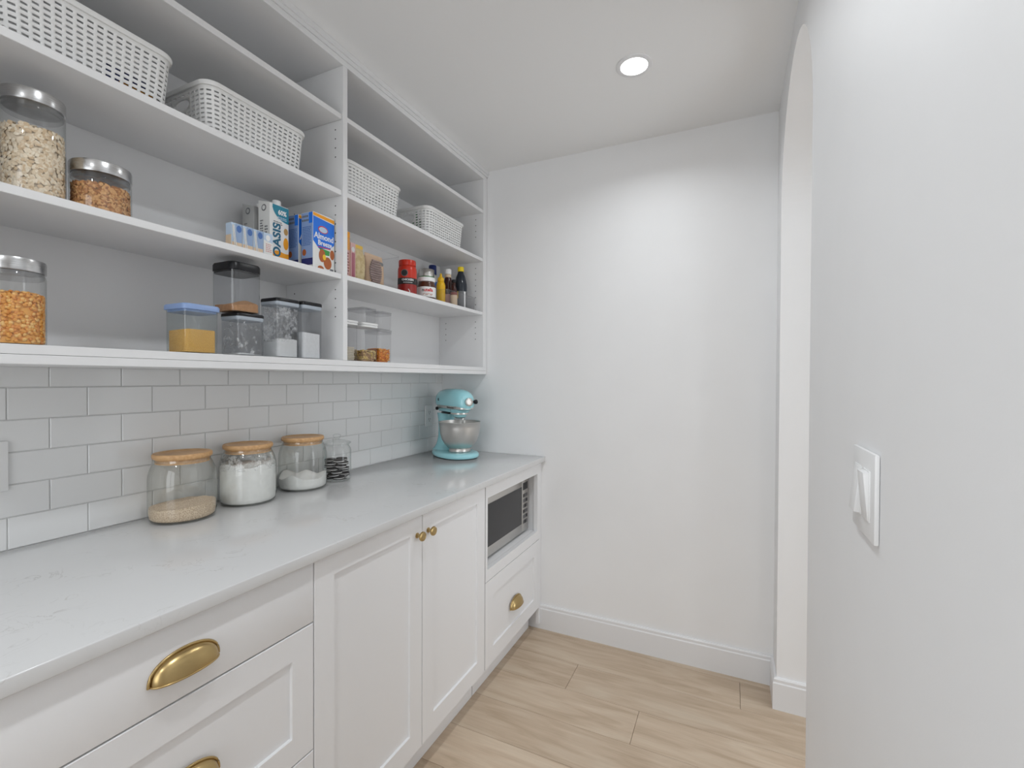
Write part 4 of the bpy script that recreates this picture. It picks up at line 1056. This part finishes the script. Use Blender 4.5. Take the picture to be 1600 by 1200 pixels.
def lathe_thing(name, label, cat, x, y, z, parts, group=None):
    t = thing(name, label, cat, (x, y, z+.0005), group=group)
    for nm, mat, prof in parts: part(nm, MB().lathe(prof, 36), mat, t, smooth=45)
    return t
def wrap_text(parent, txt, size, mat, r, z, ang, sx=1.0, name='lettering'):
    o = text_part(name, txt, size, mat, parent, (r*math.cos(ang), r*math.sin(ang), z), (PI/2, 0, PI/2+ang), sx=sx, bend=r, bold=size*.03)
    return o
CAMANG = lambda x, y: math.atan2(-y, CX-x)      # bearing of the room side the labels are turned to
t = lathe_thing('seasoning_tub', 'red plastic tub with a black band and round emblem', 'tub', .200, 1.722, z3, [
    ('body', 'red_plastic', [(.038, 0), (.0425, .003), (.0425, .118), (.040, .132), (.036, .140)]),
    ('lid', 'red_plastic', [(.0385, .1405), (.0385, .161), (.037, .165)]),
    ('lower_label', 'red_dark', [(.0427, .006), (.0428, .007), (.0428, .052), (.0427, .053)]),
    ('black_band', 'black_print', [(.0429, .054), (.0430, .0545), (.0430, .082), (.0429, .0825)])])
ca = CAMANG(.2, 1.722)+.05
wrap_text(t, 'CHICKEN', .0115, 'white_print', .0434, .0735, ca+.0, sx=1.1)
mb = MB()
for q in range(6): mb.tube([(.0433*math.cos(ca-.46+q*.165+u), .0433*math.sin(ca-.46+q*.165+u), .0615) for u in (0, .05, .10)], .0016, 6)
part('small_print', mb, 'white_print', t)
a = ca-.35
e = part('emblem', MB().lathe([(.0155, 0), (.0155, .0012)], 28, axis='x'), 'grey_print', t, loc=(.0415*math.cos(a), .0415*math.sin(a), .104), rot=(0, 0, a))
part('emblem_centre', MB().lathe([(.0128, .0013), (.0128, .0018)], 28, axis='x'), 'black_print', e)
part('label_swoosh', MB().tube([(.0430*math.cos(ca+u), .0430*math.sin(ca+u), .010+v) for u, v in ((.05, .022), (.22, .012), (.1, .001), (.3, -.004))], .0018, 6), 'white_print', t)
t = lathe_thing('spread_jar', 'hazelnut spread jar with white lid and white label', 'jar', .222, 1.838, z3, [
    ('body', 'hazel_brown', [(.036, 0), (.041, .002), (.0435, .010), (.0445, .030), (.0445, .060), (.042, .074), (.037, .083), (.037, .088)]),
    ('lid', 'white_print', [(.0395, .0885), (.0415, .090), (.0415, .105), (.040, .108)]),
    ('label', 'carton_white', [(.0447, .0145), (.0450, .016), (.0450, .060), (.0447, .0615)])])
ca = CAMANG(.222, 1.838)+.15
wrap_text(t, 'n', .021, 'black_print', .0453, .046, ca-.50, sx=.95)
wrap_text(t, 'utella', .021, 'red_print', .0453, .046, ca+.09, sx=.95)
mb = MB()
for q in range(7): mb.tube([(.0454*math.cos(ca-.5+q*.15), .0454*math.sin(ca-.5+q*.15), .024+.004*math.sin(q*2)), (.0454*math.cos(ca-.42+q*.15), .0454*math.sin(ca-.42+q*.15), .029)], .0014, 6)
part('small_print', mb, 'almond_brown', t)
lathe_thing('steel_lid_jar', 'tall jar with silver lid and green label behind the spread', 'jar', .092, 2.021, z3, [
    ('body', 'green_print', [(.036, 0), (.0395, .003), (.0395, .160)]),
    ('label', 'label_cream', [(.0397, .080), (.0398, .081), (.0398, .150), (.0397, .151)]),
    ('lid', 'steel', [(.0398, .1605), (.0402, .162), (.0402, .197), (.0385, .199)])])
lathe_thing('squeeze_bottle', 'white bottle with dark blue cap at the shelf back', 'bottle', .078, 2.095, z3, [
    ('body', 'carton_white', [(.024, 0), (.027, .003), (.027, .150), (.018, .185), (.015, .190)]),
    ('label', 'midblue_print', [(.0272, .06), (.0273, .061), (.0273, .149), (.0272, .15)]),
    ('cap', 'cap_blue', [(.0205, .1905), (.0215, .193), (.0205, .236), (.018, .240)])])
lathe_thing('mustard_bottle', 'yellow mustard bottle with pointed cap', 'bottle', .205, 1.985, z3+.003, [
    ('body', 'mustard', [(.020, 0), (.0225, .003), (.0225, .098), (.019, .112), (.015, .118)]),
    ('cap', 'mustard', [(.0165, .1183), (.0165, .134), (.013, .139), (.007, .143), (.0045, .158), (.003, .160)])])
lathe_thing('sauce_bottle', 'dark brown sauce bottle with a white cap', 'bottle', .170, 2.105, z3+.003, [
    ('body', 'sauce_brown', [(.020, 0), (.022, .003), (.022, .130), (.0205, .150), (.016, .165), (.0145, .180)]),
    ('neck_label', 'label_cream', [(.0168, .1655), (.0171, .166), (.0160, .181), (.0155, .1815)]),
    ('label', 'label_pink', [(.0222, .012), (.0223, .013), (.0223, .075), (.0222, .076)]),
    ('cap', 'white_print', [(.0165, .1825), (.0175, .184), (.0175, .206), (.016, .209)])])
lathe_thing('sauce_bottle', 'small dark brown sauce bottle between white-capped and yellow-capped bottles', 'bottle', .216, 2.090, z3+.003, [
    ('body', 'sauce_brown', [(.0165, 0), (.018, .003), (.018, .088), (.009, .115), (.0085, .132)]),
    ('label', 'label_cream', [(.0182, .010), (.0183, .011), (.0183, .065), (.0182, .066)]),
    ('band', 'sauce_red', [(.0182, .0665), (.0184, .067), (.0184, .080), (.0182, .0805)]),
    ('cap', 'black_plastic', [(.0098, .1325), (.0102, .133), (.0102, .146), (.009, .148)])])
t = lathe_thing('soy_sauce_bottle', 'dark soy sauce bottle with a bright yellow cap', 'bottle', .204, 2.178, z3+.003, [
    ('body', 'soy_dark', [(.030, 0), (.0335, .004), (.0335, .108), (.0345, .125), (.0335, .142), (.026, .178), (.0165, .200), (.0145, .208)]),
    ('label', 'grey_print', [(.0337, .010), (.0339, .011), (.0339, .098), (.0337, .099)]),
    ('cap', 'cap_yellow', [(.0158, .2085), (.0168, .210), (.0168, .230), (.0155, .2335)])])
for da, mt, z0_, z1_, wd in ((-.75, 'yellow_print', .060, .098, .35), (.55, 'white_print', .012, .098, .3)):
    a0 = CAMANG(.204, 2.178)+da; m = MB()
    m.rings([[(.0342*math.cos(a0+wd*q/6), .0342*math.sin(a0+wd*q/6), z) for q in range(7)] for z in (z0_, z1_)], False, False, closed=False)
    part('label_panel', m, mt, t)
clear_bin(.138, .262, 1.952, 2.238, .075, 'low clear plastic bin holding the sauce bottles')
